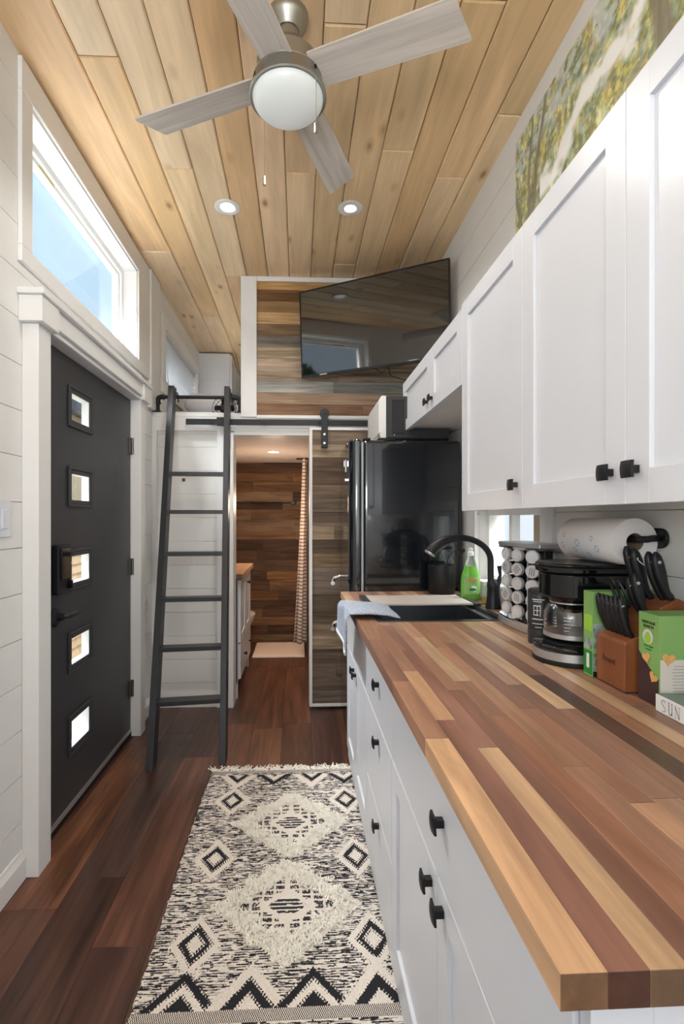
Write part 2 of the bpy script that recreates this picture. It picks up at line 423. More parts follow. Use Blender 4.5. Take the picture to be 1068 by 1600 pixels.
DOOR = (2.0, 3.06, 0.0, 2.03); WIN1 = (1.92, 3.17, 2.305, 2.865); WIN3 = (3.80, 4.98, 2.335, 2.74)
WIN4 = (-1.7, -0.1, 1.3, 2.5)
shiplap('wall_left', 'x', XL, -1, YB, 6.4, 0, ZC + 0.01, [DOOR, WIN1, WIN3, WIN4])
KW = (1.86, 2.56, 1.0, 1.36); WIN5 = (-1.8, -0.6, 1.3, 2.5)
shiplap('wall_right', 'x', XR, 1, YB, 6.4, 0, ZC + 0.01, [KW, WIN5], zj=1.17)
RW = (-0.75, 0.65, 0.95, 2.65)
shiplap('wall_rear', 'y', YB, -1, XL - .1, XR + .1, 0, ZC, [RW])
MB().box(XL - .1, XR + .1, YF, YF + 0.1, 2.0, ZC).build('wall_loft_end', 'wallw', kind='structure')
# rear and side windows behind the camera (seen only as reflections)
def win_plain(name, axis, face, sgn, h, mat='vinyl', mull=True, depth=0.1):
    u0, u1, z0, z1 = h; m = MB(); f = 0.05
    def bx(u, v, a, b, d0, d1):
        p, q = sorted((face + sgn * d0, face + sgn * d1))
        if axis == 'x': m.box(p, q, u, v, a, b)
        else: m.box(u, v, p, q, a, b)
    for r in ((u0, u0 + f, z0, z1), (u1 - f, u1, z0, z1), (u0 + f, u1 - f, z0, z0 + f), (u0 + f, u1 - f, z1 - f, z1)): bx(*r, depth - 0.03, depth + 0.02)
    for r in ((u0 - .08, u0, z0 - .08, z1 + .08), (u1, u1 + .08, z0 - .08, z1 + .08), (u0, u1, z0 - .08, z0), (u0, u1, z1, z1 + .08)): bx(*r, -0.016, 0)
    o = m.build(name, mat, kind='structure')
    m = MB(); bx(u0 + f, u1 - f, z0 + f, z1 - f, depth - 0.004, depth + 0.002); m.build('pane', 'pane', o)
    return o
win_plain('window_4', 'x', XL, -1, WIN4); win_plain('window_5', 'x', XR, 1, WIN5); win_plain('window_6', 'y', YB, -1, RW)

# ---- transom window over the door
u0, u1, z0, z1 = WIN1
m = MB(); t = 0.018
for r in cells((1.845, 2.245), (3.39, 2.985), [WIN1]): m.box(XL, XL + 0.016, *r)
wn = m.build('window_1', 'white', kind='structure', bevel=0.003)
m = MB()    # deep reveal lining
m.box(XL - 0.13, XL + 0.004, u0, u1, z1 - 0.012, z1); m.box(XL - 0.13, XL + 0.004, u0, u1, z0, z0 + 0.012)
m.box(XL - 0.13, XL + 0.004, u1 - 0.012, u1, z0, z1); m.box(XL - 0.13, XL + 0.004, u0, u0 + 0.012, z0, z1)
m.build('reveal', 'white', wn)
xg = XL - 0.095
m = MB()
for f, a, b in ((0.045, xg - 0.035, xg + 0.02), (0.065, xg - 0.03, xg + 0.006)):
    m.box(a, b, u0 + .012, u0 + f, z0 + .012, z1 - .012); m.box(a, b, u1 - f, u1 - .012, z0 + .012, z1 - .012)
    m.box(a, b, u0 + f, u1 - f, z0 + .012, z0 + f); m.box(a, b, u0 + f, u1 - f, z1 - f, z1 - .012)
m.build('window_frame', 'vinyl', wn, bevel=0.002)
MB().box(xg - 0.015, xg - 0.011, u0 + .06, u1 - .06, z0 + .06, z1 - .06).build('pane', 'pane', wn)
MB().box(xg + 0.0061, xg + 0.0066, 2.17, 2.30, z1 - 0.06, z1 - 0.048).build('sticker', plain('sticker_print', L(214, 196, 130), 0.6), wn)

# ---- front door: charcoal slab with five square lites, frame, sweep, hinges, locks
LZ = [(1.722, 1.905), (1.366, 1.545), (0.995, 1.178), (0.632, 0.812), (0.262, 0.444)]
LY = (2.235, 2.49)
lh = [(LY[0] + .03, LY[1] - .03, a + .03, b - .03) for a, b in LZ]
m = MB()
for r in cells((2.005, 0.03), (3.055, 2.025), lh): m.box(XL - 0.034, XL, *r)
dr = m.build('door_1', 'door', kind='structure', label='charcoal front door slab with five small square lites')
for a, b in LZ:
    m = MB(); y0, y1 = LY
    for q, (f, dx) in enumerate(((0.012, 0.010), (0.030, 0.006))):
        yy0, yy1, aa, bb = (y0, y1, a, b) if q == 0 else (y0 + .012, y1 - .012, a + .012, b - .012)
        f2 = 0.012 if q == 0 else 0.02
        m.box(XL, XL + dx, yy0, yy0 + f2, aa, bb); m.box(XL, XL + dx, yy1 - f2, yy1, aa, bb)
        m.box(XL, XL + dx, yy0 + f2, yy1 - f2, aa, aa + f2); m.box(XL, XL + dx, yy0 + f2, yy1 - f2, bb - f2, bb)
    fr = m.build('lite_frame', 'door', dr, bevel=0.003)
    m = MB(); i0, i1, c0, c1 = y0 + .032, y1 - .032, a + .032, b - .032
    m.box(XL - .034, XL, i0 - .003, i0, c0, c1); m.box(XL - .034, XL, i1, i1 + .003, c0, c1)
    m.box(XL - .034, XL, i0, i1, c0 - .003, c0); m.box(XL - .034, XL, i0, i1, c1, c1 + .003)
    m.build('lite_bead', 'vinyl', fr)
    MB().box(XL - 0.014, XL - 0.011, i0, i1, c0, c1).build('pane', 'pane', fr)
    # exterior storm frame glimpsed behind
MB().box(XL, XL + 0.006, 2.01, 3.05, 0.032, 0.052).build('door_sweep', 'steel', dr)
MB().box(XL - 0.03, XL + 0.004, 2.0, 3.06, 0.006, 0.03).build('threshold', 'rubber', dr)
for z in (0.293, 1.025, 1.75):
    m = MB(); m.box(XL + .001, XL + .006, 3.02, 3.055, z - .048, z + .048); m.box(XL + .006, XL + .009, 3.03, 3.045, z - .04, z + .04)
    for q in range(5): m.cyl((XL + .012, 3.058, z - .05 + q * .02), (XL + .012, 3.058, z - .031 + q * .02), .0075, n=12)
    m.build('hinge', 'hinge', dr)
lk = thing('smart_deadbolt', 'black keypad deadbolt box mounted on the charcoal door above the lever', 'lock', (XL, 2.13, 1.1))
MB().box(XL + .001, XL + .034, 2.085, 2.195, 1.0, 1.205).build('housing', 'black', lk, bevel=0.008, segs=3)
MB().box(XL + .034, XL + .04, 2.10, 2.18, 1.06, 1.19).build('battery_cover', 'gloss', lk, bevel=0.004)
MB().lathe([(0.019, 0), (0.019, .006), (.014, .008)], (XL + .034, 2.175, 1.035), 20, (1, 0, 0)).box(XL + .04, XL + .05, 2.171, 2.179, 1.018, 1.052).build('thumb_turn', 'gloss', lk, smooth=True)
MB().lathe([(0.006, 0), (0.006, .004), (.003, .006)], (XL + .034, 2.185, 1.125), 12, (1, 0, 0)).build('lock_button', 'chrome', lk)
hd = thing('door_lever', 'black lever handle with round rose on the charcoal door', 'handle', (XL, 2.13, 0.9))
MB().lathe([(0.04, 0), (0.04, .006), (.034, .012), (.016, .015), (.013, .04)], (XL + .001, 2.12, .905), 28, (1, 0, 0)).build('rose', 'black', hd, smooth=True)
MB().tube([(XL + .036, 2.12, .905), (XL + .05, 2.135, .905), (XL + .052, 2.16, .905), (XL + .05, 2.235, .905)], [.010, .011, .010, .009], 14).build('lever', 'black', hd, smooth=True)
m = MB()    # jambs + casing
xc = -0.950
m.box(XL, xc, 1.873, 1.967, 0.0, 2.03); m.box(XL, xc, 3.062, 3.15, 0.0, 2.03)
m.box(XL - .13, XL - .0355, 1.99, 2.012, 0, 2.03); m.box(XL - .13, XL - .0355, 3.05, 3.07, 0, 2.03)
m.box(XL, xc, 1.967, 3.062, 2.03, 2.05)
tr = m.build('trim_1', 'white', kind='structure', bevel=0.003)
m = MB(); m.box(XL, -0.935, 1.9855, 3.0545, 2.051, 2.125); m.box(XL, -0.915, 1.838, 3.20, 2.126, 2.148)
m.build('trim_2', 'white', kind='structure', bevel=0.003)
MB().box(XL, -0.926, 1.85, 1.985, 2.031, 2.1255).build('trim_3', 'white', kind='structure', bevel=0.003)
MB().box(XL, -0.926, 3.055, 3.19, 2.031, 2.1255).build('trim_4', 'white', kind='structure', bevel=0.003)
def baseboard(name, axis, face, sgn, u0, u1, h=0.105, d=0.016):
    m = MB(); prof = [(0, 0), (d, 0), (d, h * .72), (d * .45, h * .9), (d * .3, h), (0, h)]
    pts = [(face + sgn * a, z) for a, z in prof]
    if axis == 'x': m.prism([(z, x) for x, z in pts], 1, u0, u1)
    else: m.prism([(y, z) for y, z in pts], 0, u0, u1)
    return m.build(name, 'white', kind='structure')
baseboard('baseboard_left', 'x', XL, 1, YB, 1.872); baseboard('baseboard_left.001', 'x', XL, 1, 3.151, YW)
# corner post between room and loft
MB().box(XL, XL + .025, 3.40, 3.62, 2.06, 2.99).build('trim_5', 'white', kind='structure', bevel=0.003)
def plate_obj(name, label, y0, y1, za, zb, kind):
    t = thing(name, label, 'switch' if 'switch' in name else 'outlet', (XL, (y0 + y1) / 2, za))
    MB().box(XL, XL + .006, y0, y1, za, zb).build('cover_plate', 'plate', t, bevel=0.002)
    yc, zc = (y0 + y1) / 2, (za + zb) / 2
    if kind == 's': MB().box(XL + .006, XL + .010, yc - .016, yc + .016, zc - .033, zc + .033).build('rocker', 'plate', t, bevel=0.002)
    else:
        for s in (-.02, .02): MB().lathe([(.016, 0), (.016, .003)], (XL + .006, yc, zc + s), 16, (1, 0, 0)).build('socket', 'plate', t)
plate_obj('light_switch', 'white light switch plate on the shiplap left of the front door', 1.715, 1.793, 1.25, 1.375, 's')
plate_obj('light_switch', 'small white switch plate high on the wall beside the transom window', 3.27, 3.34, 2.44, 2.545, 's')
plate_obj('wall_outlet', 'white wall outlet low between the door casing and the ladder', 3.27, 3.34, .42, .53, 'o')

# ================================================================ END WALL: closet panel, doorway, loft edge, clad half wall
XP = -0.45                                   # doorway left edge
m = MB()
m.box(XL, XR, YW, YW + .12, 1.925, 2.02)      # beam under the loft floor edge
m.box(XL, XL + .03, YW, YW + .12, 0, 1.925)
m.box(-0.565, -0.502, YW, YW + .12, 0, 1.925)
m.box(0.075, XR, YW, YW + .12, 0, 1.925)
ew = m.build('wall_end', 'white', kind='structure')
MB().box(XL, -0.40, YW - .002, YW + .12, 2.02, 2.05).build('trim_6', 'white', kind='structure', bevel=0.002)
z = 0.0; k = 0
while z < 1.925:
    b = min(1.925, z + .165)
    MB().box(XL + .03, -.565, YW + .03, YW + .045, z + .001, b - .001).build('board', 'wallw', ew); z = b
baseboard('baseboard_end', 'y', YW + .03, -1, XL + .03, -.565, h=.115)
MB().box(-0.502, XP, YW - .015, YW + .14, 0, 1.91).build('trim_7', 'white', kind='structure', bevel=0.003)
MB().box(XP, 0.09, YW - .004, YW + .12, 1.895, 1.925).build('trim_8', 'white', kind='structure', bevel=0.003)
stop = thing('door_stop', 'small round metal catch high on the white closet panel', 'catch', (-.80, YW, 1.58))
MB().lathe([(.012, 0), (.012, .006), (.006, .01)], (-.80, YW + .03, 1.585), 14, (0, -1, 0)).build('cap', 'hinge', stop)
# loft floor / bath ceiling
lf = MB().box(XL, XR, YW + .12, 6.4, 1.93, 2.02).build('ceiling_2', 'wallw', kind='structure')
y = YW + .02
while y < 5.4:
    MB().box(XP - .6, XR, y + .001, y + .118, 1.906, 1.925).build('board', 'bathceil', lf, col=L(236, 228, 220)); y += .12
# half wall beside the loft: reclaimed planks
hw = MB().box(-.32, XR, YW + .02, YW + .12, 2.02, ZC).build('wall_loft', 'white', kind='structure')
RC1 = [L(205, 160, 105), L(128, 96, 66), L(176, 140, 98), L(206, 170, 122), L(140, 116, 90), L(150, 142, 130), L(196, 176, 146), L(204, 180, 156), L(184, 164, 142), L(178, 174, 166), L(176, 148, 124), L(150, 116, 92), L(140, 105, 85)]
nz = 12; za, zb = 2.035, 2.995; h = (zb - za) / nz
for i in range(nz):
    z1 = zb - i * h; x = -.29; first = True
    while x < XR:
        ln = rnd.uniform(.6, 1.3) if not first else rnd.uniform(.5, 1.1)
        x2 = min(XR, x + ln); first = False
        if XR - x2 < .15: x2 = XR
        MB().box(x, x2 - .001, YW + .003 + rnd.uniform(0, .004), YW + .02, z1 - h + .001, z1 - .0005).build('plank', 'reclaim', hw, col=jit(RC1[i], .1, .03)); x = x2
MB().box(-.40, -.29, YW - .012, YW + .13, 2.02, 3.0).build('trim_9', 'white', kind='structure', bevel=0.003)
MB().box(-.29, XR, YW - .012, YW + .003, 2.968, 3.0).build('trim_10', 'white', kind='structure', bevel=0.002)
MB().box(-.29, XR, YW - .012, YW + .003, 2.012, 2.035).build('trim_11', 'white', kind='structure', bevel=0.002)

# ================================================================ LOFT
u0, u1, z0, z1 = WIN3
m = MB()
for r in cells((u0 - .09, z0 - .09), (u1 + .08, z1 + .09), [WIN3]): m.box(XL, XL + .018, *r)
w3 = m.build('window_3', 'white', kind='structure', bevel=.003)
m = MB()
m.box(XL - .13, XL, u0, u0 + .01, z0, z1); m.box(XL - .13, XL, u1 - .01, u1, z0, z1); m.box(XL - .13, XL, u0, u1, z0, z0 + .01); m.box(XL - .13, XL, u0, u1, z1 - .01, z1)
m.build('reveal', 'white', w3)
MB().box(XL - .1, XL - .096, u0, u1, z0, z1).build('pane', 'pane', w3)
bl = thing('window_blind', 'white horizontal slatted blind in the loft window', 'blind', (XL - .03, u0, z0))
MB().box(XL - .05, XL - .01, u0 + .012, u1 - .012, z1 - .04, z1 - .012).build('head_rail', 'blind', bl)
z = z1 - .055
while z > z0 + .02:
    m = MB(); m.M = Matrix.Translation((XL - .03, 0, z)) @ Matrix.Rotation(R(-34), 4, 'Y'); m.box(-.023, .023, u0 + .014, u1 - .014, -.0012, .0012)
    m.build('slat', 'blind', bl); z -= .040
MB().cyl((XL - .004, u0 + .06, z1 - .03), (XL + .01, u0 + .10, z0 - .03), .003, n=6).build('wand', 'blind', bl)
# loft overhead cabinet
def shaker(m, axis, face, sgn, u0, u1, z0, z1, st=.062, t=.02, rec=.009):
    """shaker front; FACE = outer plane, SGN = outward"""
    def bx(a, b, c, d, e, f):
        p, q = sorted((face - sgn * e, face - sgn * f))
        if axis == 'x': m.box(p, q, a, b, c, d)
        else: m.box(a, b, p, q, c, d)
    bx(u0, u0 + st, z0, z1, 0, t); bx(u1 - st, u1, z0, z1, 0, t); bx(u0 + st, u1 - st, z0, z0 + st, 0, t); bx(u0 + st, u1 - st, z1 - st, z1, 0, t)
    bx(u0 + st, u1 - st, z0 + st, z1 - st, rec, t)
lc2 = thing('loft_wardrobe', 'tall white cupboard at the far left corner of the loft, doors facing right', 'cabinet', (-.85, 5.6, 2.02))
MB().box(XL + .001, -.696, 5.105, 6.2, 2.021, 2.985).build('body', 'cab', lc2, bevel=.002)
MB().box(XL + .001, -.696, 5.095, 5.1045, 2.722, 2.984).build('side_panel', 'cab', lc2, bevel=.002)
for a, b in ((5.11, 5.46), (5.465, 5.82), (5.825, 6.19)):
    m = MB(); shaker(m, 'x', -.675, 1, a, b, 2.50, 2.97, .05); m.build('door', 'cab', lc2)
# bedding
def mound(c, rx, ry, rz, seed, amp=.02):
    m = MB(); n1, n2 = 28, 14; vs = []
    rings = []
    for j in range(n2 + 1):
        ph = -math.pi / 2 + math.pi * j / n2; ring = []
        for i in range(n1):
            th = 2 * math.pi * i / n1
            cx = math.copysign(abs(math.cos(th)) ** .7, math.cos(th)); sy = math.copysign(abs(math.sin(th)) ** .7, math.sin(th))
            p = Vector((cx * math.cos(ph) ** .7 * rx if math.cos(ph) > 0 else 0, sy * (max(0, math.cos(ph)) ** .7) * ry, math.sin(ph) * rz))
            p *= 1 + amp * 6 * noise.noise(p * 5 + Vector((seed, 0, 0)))
            ring.append(tuple(p + Vector(c)))
        rings.append(ring)
    return m.rings(rings)
bd = MB().box(XL + .02, 0.5, 3.86, 4.95, 2.022, 2.14).build('mattress', 'bed', bevel=.04, segs=4, label='white mattress lying on the loft floor behind the railing', cat='mattress')
mound((-.76, 4.25, 2.245), .17, .28, .095, 3).build('pillow', 'bed', smooth=True, label='rumpled white pillow on the loft bed behind the pipe railing', cat='pillow')
mound((-.36, 4.5, 2.265), .20, .26, .11, 8).build('pillow', 'bed', smooth=True, label='white pillow beside the tall white post in the loft', cat='pillow')
fn = thing('desk_fan', 'small black round desk fan standing on the loft edge by the ladder', 'fan', (-.545, 3.72, 2.02))
MB().lathe([(.05, 0), (.05, .008), (.015, .015), (.008, .06)], (-.545, 3.72, 2.021), 20).build('stand', 'black', fn, smooth=True)
m = MB()
for rr in (.086, .06, .036): m.tube([(-.545 + rr * math.cos(a * math.pi / 14), 3.70, 2.128 + rr * math.sin(a * math.pi / 14)) for a in range(28)], .0022, 6, closed=True)
for a in range(16): m.cyl((-.545, 3.69, 2.128), (-.545 + .086 * math.cos(a * math.pi / 8), 3.70, 2.128 + .086 * math.sin(a * math.pi / 8)), .0012, n=4)
m.build('grille', 'black', fn)
MB().lathe([(.02, 0), (.034, .02), (.03, .05), (.0, .055)], (-.545, 3.69, 2.128), 20, (0, 1, 0)).build('motor', 'black', fn, smooth=True)
for a in range(4):
    m = MB(); m.M = Matrix.Translation((-.545, 3.705, 2.128)) @ Matrix.Rotation(a * math.pi / 2, 4, 'Y') @ Matrix.Rotation(.5, 4, 'X'); m.box(.01, .072, -.001, .001, -.022, .022); m.build('blade', 'black', fn)

# pipe rail at the loft edge
pr = thing('pipe_rail', 'black iron pipe railing on the loft edge that the ladder hooks over', 'railing', (-.69, YW + .01, 2.05))
yr = YW - .0
MB().cyl((-.955, yr + .02, 2.16), (-.43, yr + .02, 2.16), .0125, n=16).build('rail', 'iron', pr, smooth=True)
for s, xx in ((-1, -.965), (1, -.42)):
    yy = yr + .02
    m = MB(); m.tube([(xx - s * .03, yy, 2.16), (xx - s * .01, yy, 2.16), (xx + s * .004, yy, 2.154), (xx + s * .010, yy, 2.14), (xx + s * .010, yy, 2.115)], .0175, 14)
    m.cyl((xx - s * .034, yy, 2.16), (xx - s * .026, yy, 2.16), .021, n=16); m.cyl((xx + s * .01, yy, 2.122), (xx + s * .01, yy, 2.112), .021, n=16)
    m.build('elbow', 'iron', pr, smooth=True)
    MB().cyl((xx + s * .01, yy, 2.118), (xx + s * .01, yy, 2.052), .0125, n=16).build('post', 'iron', pr, smooth=True)
    MB().lathe([(.034, 0), (.034, .005), (.018, .007), (.017, .018)], (xx + s * .01, yy + .0, 2.05), 20).build('flange', 'iron', pr, smooth=True)

# ================================================================ LADDER
ld = thing('loft_ladder', 'black metal ladder with flat rungs leaning on the loft rail', 'ladder', (-.59, 2.70, 0))
def lerp(a, b, t): return tuple(p + (q - p) * t for p, q in zip(a, b))
LB, LT = (-.775, 2.672, 0.0), (-.862, 3.465, 2.215)
RB, RT = (-.405, 2.722, 0.0), (-.487, 3.465, 2.215)
def bar(m, a, b, wx, wy):
    a, b = Vector(a), Vector(b); vs = []
    for p in (a, b): vs += [(p.x - wx / 2, p.y - wy / 2, p.z), (p.x + wx / 2, p.y - wy / 2, p.z), (p.x + wx / 2, p.y + wy / 2, p.z), (p.x - wx / 2, p.y + wy / 2, p.z)]
    return m.add(vs, [(3, 2, 1, 0), (4, 5, 6, 7), (0, 1, 5, 4), (1, 2, 6, 5), (2, 3, 7, 6), (3, 0, 4, 7)])
bar(MB(), LB, LT, .036, .085).build('side_rail', 'ladder', ld, bevel=.002)
bar(MB(), RB, RT, .034, .085).build('side_rail', 'ladder', ld, bevel=.002)
for z in (.305, .575, .84, 1.10, 1.355, 1.60):
    t = z / 2.215; a, b = lerp(LB, LT, t), lerp(RB, RT, t)
    m = MB(); ya, yb = a[1], b[1]; x0, x1 = a[0] + .016, b[0] - .015
    m.add([(x0, ya - .042, z - .012), (x1, yb - .042, z - .012), (x1, yb + .035, z - .012), (x0, ya + .035, z - .012),
           (x0, ya - .042, z + .012), (x1, yb - .042, z + .012), (x1, yb + .035, z + .012), (x0, ya + .035, z + .012)],
          [(0, 3, 2, 1), (4, 5, 6, 7), (0, 1, 5, 4), (1, 2, 6, 5), (2, 3, 7, 6), (3, 0, 4, 7)])
    m.build('rung', 'ladder', ld, bevel=.0015)
for p in (LT, RT):
    MB().tube([(p[0] + .02, 3.45, 2.12), (p[0] + .02, 3.47, 2.178), (p[0] + .02, 3.52, 2.184), (p[0] + .02, 3.545, 2.16), (p[0] + .02, 3.545, 2.13)], .005, 8, sx=2.0).build('hook', 'ladder', ld, smooth=True)

# ================================================================ BARN DOOR + RAIL
br = thing('barn_door_rail', 'flat black steel track bolted across the loft beam', 'rail', (0, YW - .05, 1.98))
MB().box(-.77, .56, YW - .045, YW - .037, 1.958, 1.998).build('track', 'iron', br, bevel=.001)
for xx in (-.60, -.23, .14, .50):
    MB().lathe([(.011, 0), (.011, .037)], (xx, YW - .037, 1.978), 12, (0, 1, 0)).build('standoff', 'iron', br)
    MB().lathe([(.011, 0), (.010, .006), (0, .007)], (xx, YW - .045, 1.978), 12, (0, -1, 0)).build('bolt', 'iron', br, smooth=True)
MB().box(-.56, -.51, YW - .055, YW - .03, 1.952, 2.008).build('end_stop', 'iron', br, bevel=.003)
bdn = thing('barn_door', 'sliding barn door of weathered planks in a thin white frame', 'door', (.37, YW - .08, 0))
DX0, DX1, DZ0, DZ1, DY = .077, .86, .022, 1.94, YW - .075
m = MB(); f = .018
m.box(DX0, DX0 + f, DY, DY + .036, DZ0, DZ1); m.box(DX1 - f, DX1, DY, DY + .036, DZ0, DZ1)
m.box(DX0 + f, DX1 - f, DY, DY + .036, DZ0, DZ0 + f); m.box(DX0 + f, DX1 - f, DY, DY + .036, DZ1 - f, DZ1)
m.build('frame', 'white', bdn, bevel=.001)
RC2 = [L(150, 124, 100), L(140, 122, 108), L(120, 100, 84), L(148, 128, 108), L(128, 112, 98), L(112, 94, 80), L(158, 138, 116), L(104, 88, 74), L(132, 116, 104)]
z = DZ0 + f; hh = (DZ1 - DZ0 - 2 * f) / 20
for i in range(20):
    x = DX0 + f
    cuts = [DX1 - f] if rnd.random() < .5 else [x + rnd.uniform(.12, .5), DX1 - f]
    for x2 in cuts:
        MB().box(x, x2 - .0008, DY + .006 + rnd.uniform(0, .004), DY + .03, z + .0006, z + hh - .0006).build('plank', 'reclaim', bdn, col=jit(rnd.choice(RC2), .14, .03)); x = x2
    z += hh
for xx in (.178, .78):
    hg = MB().box(xx - .022, xx + .022, DY - .022, DY - .016, 1.80, 2.03)
    hg.box(xx - .022, xx + .022, DY - .016, DY - .0005, 1.80, 1.93)
    h = hg.build('hanger_strap', 'iron', bdn, bevel=.002)
    MB().lathe([(.033, 0), (.033, .004), (.026, .006), (.026, .016), (.033, .018), (.033, .022)], (xx, DY - .014, 2.034), 24, (0, 1, 0)).build('wheel', 'iron', h, smooth=True)
    for z in (1.83, 1.89, 2.03): MB().lathe([(.009, 0), (.008, .005), (0, .006)], (xx, DY - .022, z), 12, (0, -1, 0)).build('bolt', 'chrome' if z < 1.9 else 'iron', h, smooth=True)

# ================================================================ BATHROOM beyond the doorway
bw = MB().box(XL, XR, 5.32, 5.42, 0, 1.93).build('wall_bath', 'wallw', kind='structure')
RC3 = [L(122, 92, 70), L(98, 74, 60), L(114, 86, 66), L(84, 66, 54), L(128, 98, 74), L(106, 80, 64), L(142, 116, 92), L(140, 104, 72), L(96, 76, 64)]
zz = 0.0; i = 0
while zz < 1.9:
    hq = rnd.choice([.098, .104, .12, .088]); z2 = min(1.906, zz + hq); x = XL
    while x < .15:
        x2 = min(.15, x + rnd.uniform(.5, 1.2))
        MB().box(x, x2 - .001, 5.30 + rnd.uniform(0, .005), 5.32, zz + .0008, z2 - .0008).build('plank', 'reclaim', bw, col=jit(rnd.choice(RC3), .14, .04)); x = x2
    zz = z2; i += 1
sw = MB().box(.16, .26, YW + .12, 5.3, 0, 1.906).build('wall_bath_side', 'wallw', kind='structure')
zz = 0
while zz < 1.9:
    z2 = min(1.906, zz + .105); MB().box(.15, .16, 3.66, 4.55, zz + .0008, z2 - .0008).build('plank', 'reclaim', sw, col=jit(rnd.choice(RC3), .14, .04)); zz = z2
MB().box(XL, XL + .01, YW + .12, 5.3, 0, 1.906).build('wall_bath_left', 'wallw', kind='structure')
# wall sliver by the door opening
MB().box(.075, .092, 4.0, 4.3, 0.155, 1.80).build('trim_12', 'reclaim', kind='structure', col=L(110, 84, 66))
# curtain
def cur(u, v):
    z = 1.92 - v * 1.80
    wd = .028 + .085 * v ** 1.3
    x = .068 - wd * (1 - u) + .008 * math.sin(u * 14)
    y = 4.86 + .05 * math.sin(u * 9) * (.4 + .6 * v) - .04 * v + (.03 * math.sin(v * 5))
    return (x, y, z)
MB().grid(cur, 24, 40).build('shower_curtain', 'curtain', smooth=True, solid=.003, label='cream and brown striped shower curtain hanging at the bath doorway right side', cat='curtain')
rod = MB().cyl((-.02, 4.86, 1.893), (.15, 4.86, 1.893), .008, n=10).build('curtain_rod', 'iron', label='short dark rod carrying the striped shower curtain', cat='rod')
m = MB().box(-.435, .06, 4.70, 5.25, .002, .018)
m.build('bath_mat', 'mat', bevel=.012, segs=4, label='cream plush bath mat on the floor below the striped curtain', cat='mat')
tb = thing('towel_bar', 'thin black towel bar on the dark plank bathroom wall', 'bar', (-.2, 5.25, 1.47))
MB().cyl((-.50, 5.25, 1.478), (-.05, 5.25, 1.478), .006, n=8).build('bar', 'black', tb)
for xx in (-.06,): MB().box(xx - .025, xx + .025, 5.24, 5.3, 1.458, 1.50).build('bracket', 'black', tb, bevel=.003)
# vanity
va = thing('bathroom_vanity', 'white bathroom vanity with wooden top left of the doorway', 'vanity', (-.62, 4.05, 0))
vx, vy0, vy1 = -.425, 3.66, 4.5
MB().box(-.95, vx - .02, vy0, vy1, .11, .872).build('body', 'cab', va)
MB().box(vx - .05, vx - .018, vy0, vy0 + .04, 0, .87).build('leg', 'cab', va); MB().box(vx - .05, vx - .018, vy1 - .04, vy1, 0, .87).build('leg', 'cab', va)
for a, b in ((vy0 + .045, 4.075), (4.085, vy1 - .045)):
    m = MB(); shaker(m, 'x', vx, 1, a, b, .40, .86, .05); d = m.build('door', 'cab', va)
    yk = b - .03 if a < 4 else a + .03
m = MB(); m.box(vx - .02, vx, vy0 + .045, vy1 - .045, .13, .39); d = m.build('drawer', 'cab', va, bevel=.003)
for yk, zk in ((4.15, .79), (3.9, .27), (4.3, .27)):
    MB().cyl((vx, yk, zk), (vx + .018, yk, zk), .006, n=10).lathe([(.013, 0), (.015, .008), (.01, .012)], (vx + .016, yk, zk), 14, (1, 0, 0)).build('knob', 'knob', va, smooth=True)
vt = MB().box(-.95, vx + .02, vy0 - .02, vy1 + .02, .872, .912).build('counter_top', 'butcher', va, bevel=.003, col=L(188, 150, 120), label='butcher block vanity top')
# toilet
to = thing('toilet', 'white toilet bowl showing past the vanity', 'toilet', (-.62, 4.9, 0))
MB().lathe([(.12, 0), (.11, .05), (.10, .16), (.15, .28), (.185, .36), (.185, .375)], (-.61, 4.88, .0), 32).build('bowl', 'porcelain', to, smooth=True)
MB().lathe([(.186, 0), (.192, .008), (.188, .02), (.10, .03), (0, .03)], (-.61, 4.88, .376), 32).build('seat_lid', 'porcelain', to, smooth=True)
MB().box(-.99, -.81, 4.72, 5.06, .36, .76).build('tank', 'porcelain', to, bevel=.02, segs=3)
MB().box(-.99, -.72, 4.78, 4.98, .0, .36).build('pedestal', 'porcelain', to, bevel=.03, segs=3)

# recessed lights
def downlight(name, label, x, y, z, lens, d=.092, power=0, col=(1, .95, .88), inner=.6, cat='ceiling light', group=None):
    t = thing(name, label, cat, (x, y, z), group)
    MB().lathe([(d / 2, 0), (d / 2, -.004), (d / 2 - .006, -.007), (d / 2 * inner + .004, -.005), (d / 2 * inner, -.001), (0, -.001)], (x, y, z), 40).build('trim_ring', 'white', t, smooth=True)
    MB().lathe([(0, 0), (d / 2 * inner - .002, 0), (d / 2 * inner - .002, -.002), (0, -.0035)], (x, y, z - .001), 32).build('lens', lens, t, smooth=True)
    if power:
        dl = bpy.data.lights.new('downlight_lamp', 'SPOT'); dl.energy = power; dl.spot_size = R(130); dl.spot_blend = 1; dl.color = col; dl.shadow_soft_size = .04
        o = bpy.data.objects.new('downlight_lamp', dl); COL.objects.link(o); o.location = (x, y, z - .012); adopt(o, t)
downlight('recessed_light', 'round white recessed light with added fill glow in the pine ceiling, left one', -.384, 2.722, ZC, 'lensfill', .138, power=16)  # spot lamp and lens glow put in as fill
downlight('recessed_light', 'glowing round white recessed light in the pine ceiling, right one', .281, 2.70, ZC, 'lens', .136, power=26, inner=.45)
downlight('recessed_light', 'small warm recessed light in the low bathroom ceiling', -.22, 4.42, 1.906, 'lenswarm', .12, power=20, col=(1, .70, .48), inner=.8)
pl_ = bpy.data.lights.new('bath_fill_light', 'POINT'); pl_.energy = 4.5; pl_.color = (1, .72, .52); pl_.shadow_soft_size = .08
